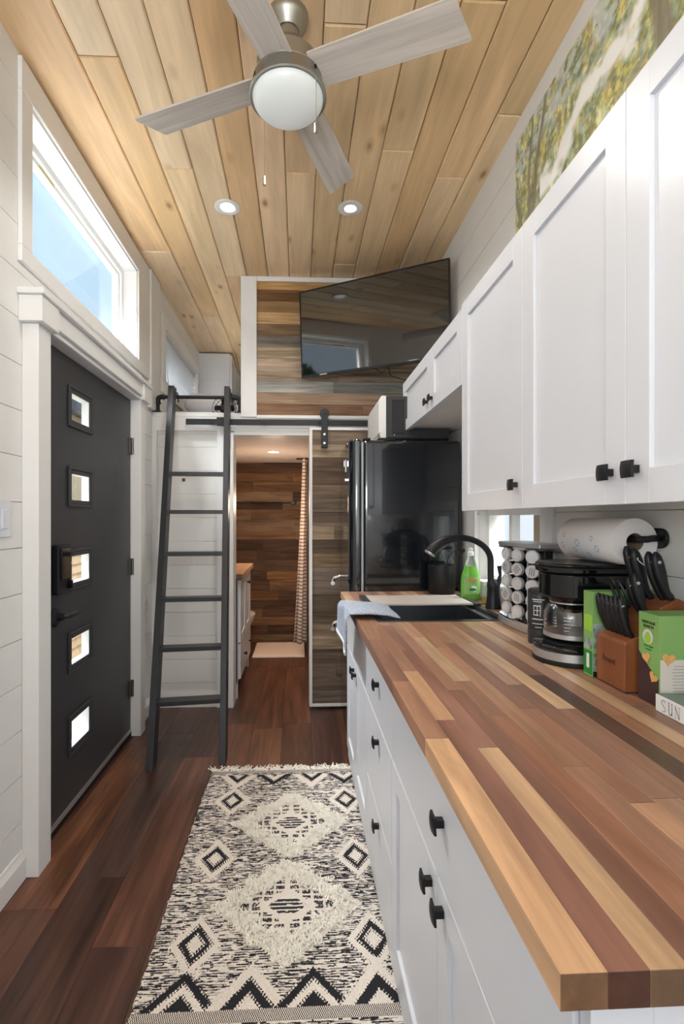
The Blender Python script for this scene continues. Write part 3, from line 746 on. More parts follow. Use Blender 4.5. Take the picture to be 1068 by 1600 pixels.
po_ = bpy.data.objects.new('bath_fill_light', pl_); COL.objects.link(po_); po_.location = (-.22, 4.42, 1.45)  # added point fill in mid-air, lifts the dark bath ceiling
downlight('recessed_light', 'added unseen fill light over the loft bed, hidden behind the plank half wall', .15, 4.5, ZC, 'lens', .12, power=60)  # extra downlight put in to brighten the loft
# ================================================================ BASE CABINETS
BX = 0.265; CT = 0.914; CB = 0.88
def knob(p, d, parent, s=1.0):
    """square domed knob on a stem, D = outward direction"""
    d = Vector(d); p = Vector(p); up = Vector((0, 0, 1)); side = d.cross(up)
    M = Matrix((side, up, d)).transposed().to_4x4(); M.translation = p
    m = MB(); m.M = M
    a = .007 * s; m.box(-a, a, -a, a, 0, .019)
    g = 6; h = .0155 * s
    def f(u, v): x, y = (u * 2 - 1) * h, (v * 2 - 1) * h; return (x, y, .0245 - 9 * (x * x + y * y))
    m.grid(f, g, g)
    def fb(u, v): x, y = (1 - u * 2) * h, (v * 2 - 1) * h; return (x, y, .0175 - 3 * (x * x + y * y))
    m.grid(fb, g, g)
    e = []
    for u, v in [(i / g, 0) for i in range(g)] + [(1, i / g) for i in range(g)] + [(1 - i / g, 1) for i in range(g)] + [(0, 1 - i / g) for i in range(g)]:
        e.append((f(u, v), fb(1 - u, v)))
    n = len(e); vs = [x for q in e for x in q]
    m.add(vs, [(2 * i, 2 * ((i + 1) % n), 2 * ((i + 1) % n) + 1, 2 * i + 1)[::-1] for i in range(n)])
    return m.build('knob', 'knob', parent, smooth=True)
def front(kind, parent, y0, y1, z0, z1, kn=None, X=BX, flat=False, ks=1.0):
    m = MB(); g = .0015
    if flat: m.box(X, X + .019, y0 + g, y1 - g, z0 + g, z1 - g)
    else: shaker(m, 'x', X, -1, y0 + g, y1 - g, z0 + g, z1 - g)
    d = m.build(kind, 'cab', parent, bevel=.0012)
    if kn: knob((X, kn[0], kn[1]), (-1, 0, 0), d, ks)
    return d
def carcass(t, y0, y1, top=CB, X=BX, depth=.66):
    m = MB(); x0 = X + .0195; x1 = XR - .004; p = .016
    m.box(x0, x1, y0, y0 + p, .016, top); m.box(x0, x1, y1 - p, y1, .016, top)
    m.box(x0, x1, y0 + p, y1 - p, .03, .05); m.box(x1 - .006, x1, y0 + p, y1 - p, .05, top)
    m.box(x0, x0 + .018, y0 + p, y1 - p, top - .03, top); m.box(x0, x0 + .018, y0 + p, y1 - p, .05, .08)
    m.build('carcass', 'cab', t)
    MB().box(X + .006, X + .0195, y0, y1, .014, .078).build('plinth', 'cab', t, bevel=.002)
bc = thing('base_cabinet', 'near white base cabinet with one wide drawer over two shaker doors', 'cabinet', (.6, .94, 0), 'white base cabinets')
del bc['group']
carcass(bc, .47, 1.4095)
front('drawer', bc, .47, 1.4095, .635, .874, (.905, .757), flat=True)
front('door', bc, .945, 1.4095, .08, .632, (.985, .592)); front('door', bc, .47, .945, .08, .632, (.905, .592))
bc2 = thing('base_cabinet', 'white base cabinet of three stacked drawers, between the two door cabinets', 'cabinet', (.6, 1.67, 0))
carcass(bc2, 1.4105, 1.9295)
for a, b, k in ((.635, .874, .765), (.335, .632, .575), (.08, .332, .298)): front('drawer', bc2, 1.4105, 1.9295, a, b, (1.64, k), flat=True)
bc3 = thing('base_cabinet', 'white sink base cabinet with two doors, half under the hanging towel', 'cabinet', (.6, 2.3, 0))
m = MB(); x0, x1 = BX + .0195, XR - .004
m.box(x0, x1, 1.9305, 1.9465, .016, CB); m.box(x0, x1, 2.704, 2.72, .016, CB); m.box(x0, x1, 1.9465, 2.704, .03, .05)
m.build('carcass', 'cab', bc3)
MB().box(BX + .006, BX + .0195, 1.9305, 2.72, .014, .078).build('plinth', 'cab', bc3, bevel=.002)
front('false_front', bc3, 1.9305, 2.72, .635, .874, flat=True)
front('door', bc3, 1.9305, 2.33, .08, .632, (2.29, .592)); front('door', bc3, 2.33, 2.72, .08, .632, (2.37, .592))
# end panel facing the camera side
ep = MB(); shaker(ep, 'y', .450, -1, BX + .005, XR - .004, .016, CB, .06, .018)
ep.build('end_panel', 'cab', bc, bevel=.001)

# ================================================================ BUTCHER BLOCK COUNTER (staves as parts)
ct = thing('butcher_block_countertop', 'long butcher block countertop of mixed walnut staves', 'countertop', (.58, 1.5, CB))
CX0, CX1, CY0, CY1 = .23, XR - .003, .429, 2.725
SK = (.315, .815, 1.925, 2.50)       # sink cut-out
BC = [L(172, 130, 106), L(160, 118, 96), L(182, 140, 112), L(152, 112, 94), L(166, 124, 102), L(176, 132, 104), L(188, 148, 120), L(206, 172, 138), L(174, 134, 112), L(158, 120, 104), L(116, 88, 76), L(182, 146, 122), L(214, 182, 148), L(168, 126, 102), L(178, 136, 112)]
xs = [CX0]
while xs[-1] < CX1 - .02: xs.append(xs[-1] + rnd.uniform(.034, .046))
xs[-1] = CX1
first = {0: [(.429, .90, L(222, 178, 136)), (.90, 1.22, L(176, 132, 106))], 1: [(.429, .98, L(150, 106, 88)), (.98, 1.30, L(200, 158, 122))],
         2: [(.429, .86, L(212, 176, 138)), (.86, 1.5, L(156, 114, 96))], 3: [(.429, 1.15, L(148, 106, 88)), (1.15, 1.5, L(178, 134, 110))],
         4: [(.429, 1.0, L(170, 122, 96))], 9: [(.429, .70, L(148, 106, 88)), (.7, 1.25, L(100, 76, 66))], 11: [(.429, 1.35, L(214, 180, 144))], 13: [(.429, 1.1, L(176, 132, 106))]}
def stave(x0, x1, a, b, col):
    rs = cells((x0, a), (x1, b), [SK])
    if not rs: return
    m = MB()
    for r in rs:
        if r[1] - r[0] > .001 and r[3] - r[2] > .001: m.box(r[0] + .00012, r[1] - .00012, r[2] + .00015, r[3] - .00015, CB + .0005, CT - rnd.uniform(0, .00012))
    if m.v: m.build('stave', 'butcher', ct, col=col, bevel=.0004 if len(rs) == 1 else 0, segs=1)
for i, (x0, x1) in enumerate(zip(xs, xs[1:])):
    y = CY0
    for a, b, c in first.get(i, []): stave(x0, x1, a, b, c); y = b
    if y == CY0: y0 = CY0; y = CY0 - rnd.uniform(0, .3)
    while y < CY1:
        b = y + rnd.uniform(.2, .6)
        if CY1 - b < .08: b = CY1
        stave(x0, x1, max(y, CY0), min(b, CY1), jit(rnd.choice(BC), .08, .03)); y = b

# ---- sink
sk = thing('workstation_sink', 'rectangular steel workstation sink set in the wooden counter', 'sink', (.56, 2.2, CT))
a, b, c, d = SK; m = MB()
for r in cells((a - .012, c - .012), (b + .012, d + .012), [(a + .012, b - .012, c + .012, d - .012)]): m.box(*r, CT + .0002, CT + .0035)
m.build('rim', 'sinksteel', sk, bevel=.001)
m = MB(); i = .014; zz = CT - .22
m.box(a + i, a + i + .003, c + i, d - i, zz, CT); m.box(b - i - .003, b - i, c + i, d - i, zz, CT)
m.box(a + i, b - i, c + i, c + i + .003, zz, CT); m.box(a + i, b - i, d - i - .003, d - i, zz, CT); m.box(a + i, b - i, c + i, d - i, zz - .003, zz)
m.build('basin', 'sinksteel', sk)
MB().box(a + .017, a + .03, c + .02, d - .02, CT - .02, CT - .014).box(b - .03, b - .017, c + .02, d - .02, CT - .02, CT - .014).build('ledge', 'steel', sk)
MB().lathe([(.045, 0), (.045, .004), (.03, .003), (.0, .001)], (.56, 2.2, zz), 28).build('drain', 'steel', sk, smooth=True)
m = MB(); 
for q in range(7): m.cyl((.37 + q * .03, 1.98, zz + .02), (.37 + q * .03, 2.2, zz + .02), .0025, n=6)
m.tube([(.35, 1.96, zz + .02), (.58, 1.96, zz + .02), (.58, 2.22, zz + .02), (.35, 2.22, zz + .02)], .003, 6, closed=True)
m.tube([(.40, 1.99, zz + .02), (.40, 1.99, zz + .12), (.52, 1.99, zz + .12), (.52, 1.99, zz + .02)], .003, 6)
m.build('wire_rack', 'steel', sk)
# roll mat over the far part of the sink
rk = thing('drying_board', 'pale grey ribbed drying board with dark ends laid over the far half of the sink', 'board', (.56, 2.4, CT))
m = MB(); q = 0; y = 2.245
MB().box(.338, .80, 2.25, 2.505, CT + .004, CT + .0125).build('panel', plain('drying_board_grey', L(196, 188, 180), .5, var=.05, vscale=25), rk, bevel=.002)
MB().box(.305, .337, 2.25, 2.51, CT + .004, CT + .015).build('end_bar', 'darkp', rk, bevel=.003)
MB().box(.801, .828, 2.23, 2.51, CT + .004, CT + .015).build('end_bar', 'darkp', rk, bevel=.003)

# ---- faucet
fa = thing('kitchen_faucet', 'matte black gooseneck faucet with side lever behind the sink', 'faucet', (.862, 2.19, CT))
fx, fy = .868, 2.19
MB().lathe([(.034, 0), (.034, .004), (.031, .02), (.027, .06), (.026, .085), (.029, .10), (.027, .115), (.016, .128), (.0, .13)], (fx, fy, CT + .001), 28).build('body', 'black', fa, smooth=True)
pts = []; 
for k in range(25):
    t = k / 24; ang = math.pi * 1.0 * t
    if t < .2: pts.append((fx - .012, fy, CT + .11 + t / .2 * .10)); continue
    q = (t - .2) / .8; an = q * math.pi * .88
    pts.append((fx - .012 - .144 * (1 - math.cos(an)), fy - .02 * q, CT + .21 + .105 * math.sin(an)))
r = [.0135] * 15 + [.014, .015, .0165, .018, .0195, .021, .0225, .024, .025, .0255]
MB().tube(pts, r[:25], 18, up=Vector((0, 1, 0))).build('spout', 'black', fa, smooth=True)
p = pts[-1]; q = Vector(p) - Vector(pts[-2]); q.normalize()
MB().cyl(Vector(p), Vector(p) + q * .006, .0255, .024, 20).build('spray_face', 'steel', fa, smooth=True)
MB().box(p[0] + .018, p[0] + .026, p[1] - .006, p[1] + .006, p[2] + .012, p[2] + .05).build('spray_button', 'gloss', fa, bevel=.003)
MB().tube([(fx + .01, fy - .01, CT + .105), (fx + .022, fy - .012, CT + .125), (fx + .026, fy - .012, CT + .15), (fx + .022, fy - .012, CT + .19)], [.016, .010, .007, .010], 14).build('lever', 'black', fa, smooth=True)
# black canister with handle
pt = thing('utensil_pot', 'black cylindrical sponge pot with thin wire handle beside the fridge', 'pot', (.762, 2.645, CT))
MB().lathe([(.066, 0), (.070, .006), (.071, .14), (.071, .152), (.066, .152), (.064, .01), (0, .008)], (.765, 2.64, CT + .001), 40).build('body', 'black', pt, smooth=True)
m = MB(); m.tube([(.775 + .055 * math.cos(t), 2.63, CT + .152 + .085 * math.sin(t)) for t in [math.pi * k / 16 for k in range(17)]], .002, 6)
m.build('wire_handle', 'black', pt, smooth=True)
# corded plug in window behind
pg = thing('sink_brush', 'black dish brush with thin curved handle standing in the pot', 'brush', (.80, 2.645, CT))
MB().tube([(.80, 2.645, CT + .02), (.795, 2.645, CT + .13), (.80, 2.64, CT + .19), (.825, 2.63, CT + .225), (.85, 2.625, CT + .23)], [.003, .003, .0025, .0025, .004], 8).build('handle', 'black', pg, smooth=True)
MB().box(.848, .885, 2.615, 2.635, CT + .222, CT + .238).build('head', 'rubber', pg, bevel=.003)
# dish soap
ds = thing('dish_soap_bottle', 'clear bottle of bright green dish soap with white cap behind the faucet', 'bottle', (.845, 2.43, CT))
def ell(prof, c, rx, ry, n=28):
    return [[(c[0] + s * rx * math.cos(2 * math.pi * k / n), c[1] + s * ry * math.sin(2 * math.pi * k / n), c[2] + h) for k in range(n)] for s, h in prof]
c0 = (.845, 2.42, CT + .002)
prof = [(.0, 0), (.86, 0), (.94, .006), (.96, .03), (1, .07), (.98, .10), (.86, .13), (.74, .148), (.62, .165), (.0, .166)]
MB().rings(ell(prof, c0, .048, .028)).build('liquid', 'soap', ds, smooth=True)
MB().rings(ell([(.62, .1665), (.52, .185), (.36, .205), (.30, .215), (.0, .215)], c0, .048, .028)).build('shoulder', 'clearp', ds, smooth=True)
MB().lathe([(.016, 0), (.016, .018), (.011, .022), (.011, .034), (.013, .036), (.0, .04)], (c0[0], c0[1], c0[2] + .2155), 20).build('cap', 'whitei', ds, smooth=True)
m = MB(); yy = c0[1] - .0288
def lab(u, v): a = -math.pi / 2 + (u - .5) * 1.9; return (c0[0] + .0485 * math.cos(a), c0[1] + .0292 * math.sin(a), c0[2] + .03 + .085 * v)
lb = MB().grid(lab, 12, 4).build('label', 'green', ds, smooth=True)
FM = lambda x, y, z: frame_at((x, y, z), (1, 0, 0), (0, 0, 1))
text('Gain', .026, FM(c0[0], yy - .0012, c0[2] + .098), 'lettering', 'orangei', lb)
m = MB(); m.M = FM(c0[0] + .006, yy - .0008, c0[2] + .055); m.lathe([(.016, 0), (.016, .0006), (0, .0006)], (0, 0, 0), 20); m.build('emblem', 'whitei', lb)
m = MB(); m.M = FM(c0[0] + .002, yy - .0012, c0[2] + .056); m.prism([(-.02, -.006), (0, -.012), (.02, -.004), (.006, .004), (-.012, .006)], 2, 0, .0016); m.build('emblem', 'dgreen', lb)
# small bottle behind faucet
sb = thing('hand_soap_bottle', 'small clear bottle with pale yellow liquid beside the green soap', 'bottle', (.888, 2.33, CT))
MB().box(.867, .897, 2.30, 2.33, CT + .001, CT + .035).build('liquid', 'amber', sb, bevel=.004)
MB().box(.866, .898, 2.299, 2.331, CT + .0352, CT + .085).build('body', 'clearp', sb, bevel=.006)
MB().lathe([(.008, 0), (.008, .018), (0, .02)], (.882, 2.315, CT + .0855), 14).build('cap', 'whitei', sb, smooth=True)
sb2 = thing('sauce_bottle', 'yellowish squat bottle showing right of the faucet base', 'bottle', (.905, 2.1, CT))
MB().lathe([(.018, 0), (.02, .006), (.02, .05), (.010, .065), (.008, .075)], (.905, 2.10, CT + .001), 20).build('body', 'amber', sb2, smooth=True)

# ---- towel draped over the counter front
def towel(u, v, hem=False):
    # u across (Y), v along the drape
    Ls = .20; Ld = .165
    s = v * (Ls + Ld)
    y0 = 1.945 + .035 * v; y1 = 2.22 + .20 * v
    y = y0 + (y1 - y0) * u
    w = noise.noise(Vector((u * 3.2, v * 2.6, 1.7)))
    if s < Ls:
        x = .40 - s * (1 - .08 * u) ; lift = .012 + .02 * math.exp(-((u - .15) / .18) ** 2) * min(1, s / .05) * max(0, 1 - abs(s - .12) / .14)
        z = CT + .005 + lift + .004 * w
        if v < .12: z -= .008 * (1 - v / .12)
    else:
        q = s - Ls; a = min(1, q / .03)
        x = .205 - .012 * math.sin(a * math.pi / 2) - .006 * math.sin(u * 7 + 1) * a + .006 * w
        z = CT + .022 - q - (.012 * (1 - a)) * 0
        x = min(x, .222)
    return (x, y, z)
tw = MB().grid(towel, 26, 44).build('dish_towel', 'towel', smooth=True, solid=.005, label='folded blue-grey dish towel with white hem draped over the counter edge at the sink', cat='towel')
MB().grid(lambda u, v: tuple(a + b for a, b in zip(towel(u, .955 + .05 * v), (-.0005, 0, 0))), 26, 2).build('hem', 'hem', tw, smooth=True, solid=.0075)

# ================================================================ FRIDGE
fr = thing('refrigerator', 'glossy black rounded two-door refrigerator at the end of the counter', 'refrigerator', (.6, 3.03, 0))
def rr(x0, x1, z0, z1, r, n=8):
    """rounded rectangle in (a,b)"""
    p = []
    for cx, cy, a0 in ((x1 - r, z1 - r, 0), (x0 + r, z1 - r, 90), (x0 + r, z0 + r, 180), (x1 - r, z0 + r, 270)):
        for k in range(n + 1): a = R(a0 + 90 * k / n); p.append((cx + r * math.cos(a), cy + r * math.sin(a)))
    return p
FY0, FY1 = 2.735, 3.335
MB().box(.358, .905, FY0, FY1, .03, 1.748).build('cabinet_body', 'fridge', fr, bevel=.02, segs=4)
MB().box(.347, .358, FY0 + .006, FY1 - .006, .05, 1.735).build('gasket', 'gasket', fr)
for z0, z1, nm in ((.856, 1.752, 'freezer_door'), (.06, .846, 'door')):
    m = MB(); n = 10; out = []
    prof = [(.347, FY0), (.347, FY1)]
    for k in range(n + 1): a = R(90 * k / n); prof.append((.347 - .02 - .05 * math.sin(a), FY1 - .05 + .05 * math.cos(a)))
    for k in range(n + 1): a = R(90 - 90 * k / n); prof.append((.347 - .02 - .05 * math.sin(a), FY0 + .05 - .05 * math.cos(a)))
    m.prism(prof, 2, z0, z1)
    d = m.build('door', 'fridge', fr, smooth=True, bevel=.012, segs=3)
    zh = .97 if z0 > .5 else .715
    h = MB().tube([(.275, FY0 + .09, zh + .018), (.235, FY0 + .088, zh + .02), (.20, FY0 + .09, zh + .006), (.198, FY0 + .10, zh - .006)], .009, 12, sx=1.4)
    h.tube([(.192, FY0 + .055, zh - .018), (.205, FY0 + .20, zh - .018)], .012, 12)
    h.build('handle', 'chrome', d, smooth=True)
MB().box(.25, .28, FY0 + .02, FY0 + .05, 1.60, 1.635).cyl((.262, FY0 + .02, 1.57), (.262, FY0 + .02, 1.64), .007, n=12).build('hinge', 'chrome', fr, bevel=.002)
MB().box(.255, .28, FY0 + .01, FY0 + .045, 1.52, 1.535).build('catch', 'chrome', fr, bevel=.002)
MB().box(.36, .40, FY0 + .02, FY0 + .07, 1.7485, 1.762).build('hinge_cover', 'rubber', fr, bevel=.004)
mt_ = thing('fridge_top_tray', 'thin black tray lying on top of the refrigerator', 'tray', (.62, 2.95, 1.75))
m = MB(); m.box(.455, .81, 2.80, 3.25, 1.7495, 1.756); m.box(.45, .815, 2.795, 2.803, 1.756, 1.768); m.box(.45, .457, 2.803, 3.25, 1.756, 1.768); m.build('tray', 'gloss', mt_, bevel=.002)
mw = thing('microwave', 'black microwave with white door edge on top of the refrigerator', 'microwave', (.68, 3.0, 1.77))
MB().box(.50, .86, 2.82, 3.26, 1.772, 2.012).build('body', 'darkp', mw, bevel=.004)
MB().prism([(z, x) for z, x in [(1.772, .498), (1.772, .466), (1.80, .455), (1.98, .455), (2.012, .472), (2.012, .498)]], 1, 2.815, 3.265).build('door', 'white', mw, bevel=.003)
m = MB(); m.box(.535, .60, 2.8165, 2.8195, 1.80, 1.985); m.build('vent_panel', 'black', mw, bevel=.004)
m = MB(); m.box(.531, .604, 2.8155, 2.8165, 1.796, 1.80); m.box(.531, .604, 2.8155, 2.8165, 1.985, 1.989); m.box(.531, .535, 2.8155, 2.8165, 1.80, 1.985); m.build('vent_trim', 'iron', mw)
for z in (1.79,): MB().lathe([(.004, 0), (.003, .002)], (.545, 2.82, z), 10, (0, -1, 0)).build('screw', 'chrome', mw)
for xx, yy in ((.52, 2.85), (.84, 2.85), (.52, 3.23), (.84, 3.23)): MB().cyl((xx, yy, 1.757), (xx, yy, 1.7725), .012, n=10).build('foot', 'rubber', mw)
MB().tube([(.462, 2.81, 1.80), (.452, 2.80, 1.79), (.445, 2.78, 1.775), (.45, 2.765, 1.7535)], .002, 6).build('power_cord', 'rubber', mw)

# ================================================================ UPPER CABINETS
UX = .61
def upper(name, label, y0, y1, z0, z1, doors, ks=1.0):
    t = thing(name, label, 'cabinet', (.77, (y0 + y1) / 2, z0))
    m = MB(); m.box(UX + .0205, XR - .002, y0 + .0005, y1 - .0005, z0 + .0, z1 - .008)
    m.build('carcass', 'cab', t)
    for a, b, k in doors:
        m = MB(); shaker(m, 'x', UX, -1, a + .001, b - .001, z0 - .018, z1, .062); d = m.build('door', 'cab', t, bevel=.0012)
        if k: knob((UX, k[0], k[1]), (-1, 0, 0), d)
    MB().box(UX + .0205, UX + .04, y0 + .001, y1 - .001, z0 - .012, z0 - .0005).build('bottom_rail', 'cab', t)
    MB().box(UX + .041, XR - .002, y0 + .001, y1 - .001, z0 - .004, z0 - .0005).build('bottom_panel', 'cabin', t)
    return t
upper('wall_cabinet', 'nearest tall white wall cabinet, cut by the right edge of the photo', -.02, .4485, 1.36, 2.115, [(-.02, .4485, None)])
upper('wall_cabinet', 'tall white double-door wall cabinet with two knobs side by side above the paper towel', .4495, 1.3345, 1.36, 2.115, [(.4495, .905, (.874, 1.404)), (.905, 1.3345, (.948, 1.404))])
upper('wall_cabinet', 'single tall white wall cabinet door over the faucet, with one knob', 1.3355, 1.8425, 1.36, 2.115, [(1.3355, 1.8425, (1.372, 1.409))])
us = upper('wall_cabinet', 'short white double-door wall cabinet hung above the refrigerator', 1.8435, 2.897, 1.835, 2.10, [(1.8435, 2.29, (2.255, 1.865)), (2.29, 2.897, (2.335, 1.865))])

# ================================================================ KITCHEN WINDOW
y0, y1, z0, z1 = KW
m = MB()
for a, b, c, d in ((y0 - .09, y0, z0 - .06, z1 + .06), (y1, y1 + .12, z0 - .06, z1 + .06), (y0, y1, z0 - .06, z0), (y0, y1, z1, z1 + .06)): m.box(XR - .014, XR, a, b, c, d)
w2 = m.build('window_2', 'white', kind='structure', bevel=.002)
m = MB()
for a, b, c, d in ((y0, y0 + .03, z0, z1), (y1 - .03, y1, z0, z1), (y0 + .03, y1 - .03, z0, z0 + .03), (y0 + .03, y1 - .03, z1 - .03, z1), (2.255, 2.285, z0 + .03, z1 - .03), (1.92, 1.94, z0 + .03, z1 - .03)): m.box(XR + .05, XR + .09, a, b, c, d)
m.build('window_frame', 'vinyl', w2, bevel=.002)
for a, b in ((y0 + .03, 1.92), (1.94, 2.255), (2.285, y1 - .03)): MB().box(XR + .068, XR + .072, a, b, z0 + .03, z1 - .03).build('pane', 'pane', w2)
MB().box(XR + .16, XR + .30, 2.10, 2.27, -.3, 3.0).build('porch_post', 'post', label='brown wooden post standing outside the kitchen window', cat='post')

# ================================================================ TELEVISION
TC = Vector((.4500, 3.1247, 2.5464)); TM = Matrix.Translation(TC) @ (Matrix.Rotation(-.515, 4, 'Z') @ Matrix.Rotation(.0643, 4, 'X') @ Matrix.Rotation(.004, 4, 'Y'))
tv = thing('television', 'large flat television angled on a wall arm over the refrigerator', 'television', tuple(TC))
tw_, th_ = 1.0, .570
def tb_(a, b, c, d, e, f): m = MB(); m.M = TM; return m.box(a, b, c, d, e, f)
tb_(-tw_ / 2, tw_ / 2, 0, .022, -th_ / 2, th_ / 2).build('back_shell', 'tvb', tv, bevel=.003)
tb_(-tw_ / 2 + .008, tw_ / 2 - .008, -.002, -.0002, -th_ / 2 + .016, th_ / 2 - .008).build('screen', 'screen', tv)
m = MB(); m.M = TM
for r in ((-tw_ / 2, tw_ / 2, -th_ / 2, -th_ / 2 + .016), (-tw_ / 2, tw_ / 2, th_ / 2 - .008, th_ / 2), (-tw_ / 2, -tw_ / 2 + .008, -th_ / 2 + .016, th_ / 2 - .008), (tw_ / 2 - .008, tw_ / 2, -th_ / 2 + .016, th_ / 2 - .008)): m.box(r[0], r[1], -.005, -.0003, r[2], r[3])
m.build('bezel', 'tvb', tv, bevel=.001)
tb_(-.36, -.31, -.0062, -.005, -th_ / 2 + .004, -th_ / 2 + .011).build('badge', 'inkl', tv)
tb_(-.30, .30, .0225, .06, -.22, .10).build('rear_housing', 'rubber', tv, bevel=.01)
tb_(-.12, .12, .0605, .075, -.12, .10).build('mount_plate', 'iron', tv, bevel=.002)
ap = TM @ Vector((0, .075, 0))
MB().tube([tuple(ap), (ap.x + .10, ap.y + .16, ap.z), (ap.x - .02, YW - .02, ap.z)], .016, 8).build('wall_arm', 'iron', tv)
MB().box(ap.x - .08, ap.x + .04, YW - .02, YW - .0005, ap.z - .13, ap.z + .13).build('wall_plate', 'iron', tv)
p0 = TM @ Vector((.10, .03, -.26)); 
MB().tube([tuple(p0), (p0.x + .03, p0.y + .06, p0.z - .06), (p0.x + .14, p0.y + .1, p0.z - .075), (p0.x + .3, p0.y + .08, p0.z - .05), (.86, 3.3, p0.z - .02)], .003, 6).build('cable', 'rubber', tv, smooth=True)
MB().tube([tuple(p0 + Vector((-.12, .02, 0))), (p0.x - .02, p0.y + .07, p0.z - .04), (p0.x + .02, p0.y + .08, p0.z + .01)], .0025, 6).build('cable', 'rubber', tv, smooth=True)

# ================================================================ CEILING FAN
FX, FYc = -.035, 1.68
fan = thing('ceiling_fan', 'satin nickel ceiling fan with four grey-oak blades and a frosted globe', 'ceiling fan', (FX, FYc, ZC))
c = (FX, FYc, 0)
gl_ = bpy.data.lights.new('fan_fill_light', 'SPOT'); gl_.energy = 16; gl_.spot_size = R(178); gl_.spot_blend = .3; gl_.color = (1, .97, .93); gl_.shadow_soft_size = .05  # added spot just below the globe to brighten the room
go_ = bpy.data.objects.new('fan_fill_light', gl_); COL.objects.link(go_); go_.location = (FX, FYc, 2.664); adopt(go_, fan)
MB().lathe([(.068, 3.0), (.068, 2.985), (.064, 2.975), (.045, 2.955), (.040, 2.945), (0, 2.945)], c, 48).build('canopy', 'nickel', fan, smooth=True)
MB().lathe([(.036, 2.944), (.036, 2.90), (0, 2.90)], c, 32).build('neck', 'nickel', fan, smooth=True)
MB().lathe([(.05, 2.90), (.062, 2.89), (.075, 2.865), (.10, 2.845), (.104, 2.84), (.104, 2.792), (.112, 2.785), (.114, 2.78), (.118, 2.748), (.128, 2.735), (.130, 2.725), (.127, 2.722), (.122, 2.725), (.0, 2.725)], c, 56).build('motor_housing', 'nickel', fan, smooth=True)
MB().lathe([(.113, 2.781), (.1155, 2.781), (.1155, 2.779), (.113, 2.779)], c, 56).build('seam_ring', 'chrome', fan, smooth=True)
prof = [(.118, 2.724)] + [(.118 * math.cos(R(a)), 2.722 - .05 * math.sin(R(a))) for a in range(0, 91, 9)]
MB().lathe(prof, c, 56).build('glass_globe', 'globe', fan, smooth=True)
for k, ang in enumerate((-23.5, 66.5, 156.5, 246.5)):
    M = Matrix.Translation((FX, FYc, 2.79)) @ Matrix.Rotation(R(ang), 4, 'Z') @ Matrix.Rotation(R(-11), 4, 'X')
    r0, r1, w0, w1, th = .09, .588, .058, .066, .0035
    n = 6; top = []
    poly = [(r0, -w0), (r1 - .042, -w1), (r1 - .037, -w1 + .004), (r1 + .001, w1 - .006), (r1 - .004, w1), (r0, w0)]
    m = MB(); m.prism(poly, 2, -th, th)
    o = m.build('blade', 'blade', fan, bevel=.001, col=L(206, 198, 190))
    # blade grain needs its own local axis: keep verts local, place by matrix
    o.matrix_parent_inverse = Matrix.Translation(-fan.location) @ M
    m = MB(); m.box(.06, .15, -.03, .03, .0036, .008); q = m.build('blade_iron', 'nickel', fan, bevel=.002); q.matrix_parent_inverse = Matrix.Translation(-fan.location) @ M
def chain(px, py, z0, z1, nm='pull_chain'):
    m = MB(); z = z0
    m.cyl((px, py, z0), (px, py, z1 + .03), .0011, n=6)
    q = m.build(nm, 'chrome', fan)
    MB().lathe([(.002, .035), (.0055, .030), (.0058, .002), (.004, 0), (0, 0)], (px, py, z1), 14).build('chain_weight', 'nickel', q, smooth=True)
chain(FX - .085, FYc + .09, 2.735, 2.49); chain(FX + .092, FYc - .075, 2.74, 2.555)
MB().lathe([(.006, 0), (.006, .004), (0, .004)], (FX + .088, FYc - .079, 2.765), 12, (.75, -.66, 0)).build('chain_port', 'rubber', fan)
for q in range(3):
    a = R(188 + q * 7); MB().box(-.0012, .0012, -.006, .006, -.006, .006).build('vent_mark', 'rubber', fan).matrix_parent_inverse = Matrix.Translation(-fan.location) @ Matrix.Translation((FX + .1165 * math.cos(a), FYc + .1165 * math.sin(a), 2.765)) @ Matrix.Rotation(a, 4, 'Z') @ Matrix.Rotation(.5, 4, 'X')

# ================================================================ coloured grids (rug, canvas)
def colour_grid(name, mat, X, Y, Z, Cc, parent=None, **tg):
    """X,Y,Z: (n,m) vertex arrays; Cc: (n-1,m-1,3) linear face colours"""
    n, m = X.shape; co = np.stack([X, Y, Z], -1).reshape(-1, 3).astype(np.float32)
    i, j = np.meshgrid(np.arange(n - 1), np.arange(m - 1), indexing='ij'); a = i * m + j
    quads = np.stack([a, a + m, a + m + 1, a + 1], -1).reshape(-1, 4)
    me = bpy.data.meshes.new(name); nf = len(quads)
    me.vertices.add(len(co)); me.vertices.foreach_set('co', co.ravel())
    me.loops.add(nf * 4); me.loops.foreach_set('vertex_index', quads.ravel().astype(np.int32))
    me.polygons.add(nf); me.polygons.foreach_set('loop_start', np.arange(0, nf * 4, 4, dtype=np.int32))
    me.update(calc_edges=True)
    ca = me.color_attributes.new('Col', 'FLOAT_COLOR', 'CORNER')
    fc = np.concatenate([Cc.reshape(-1, 3), np.ones((nf, 1))], 1).repeat(4, 0).astype(np.float32)
    ca.data.foreach_set('color', fc.ravel()); me.materials.append(MT[mat]); me.validate()
    o = bpy.data.objects.new(name, me); COL.objects.link(o)
    if parent is not None: adopt(o, parent)
    return tag(o, **tg)
rng = np.random.default_rng(5)
# ---- RUG
RX0, RX1, RY0, RY1 = -.447, .335, 1.17, 2.60
rg = thing('runner_rug', 'black and cream woven runner rug with shaggy diamonds and fringe on the dark floor', 'rug', (-.04, 1.9, 0))
nx, ny = 280, 512
xs_ = np.linspace(RX0, RX1, nx + 1); ys_ = np.linspace(RY0, RY1, ny + 1)
x, y = np.meshgrid((xs_[:-1] + xs_[1:]) / 2, (ys_[:-1] + ys_[1:]) / 2, indexing='ij')
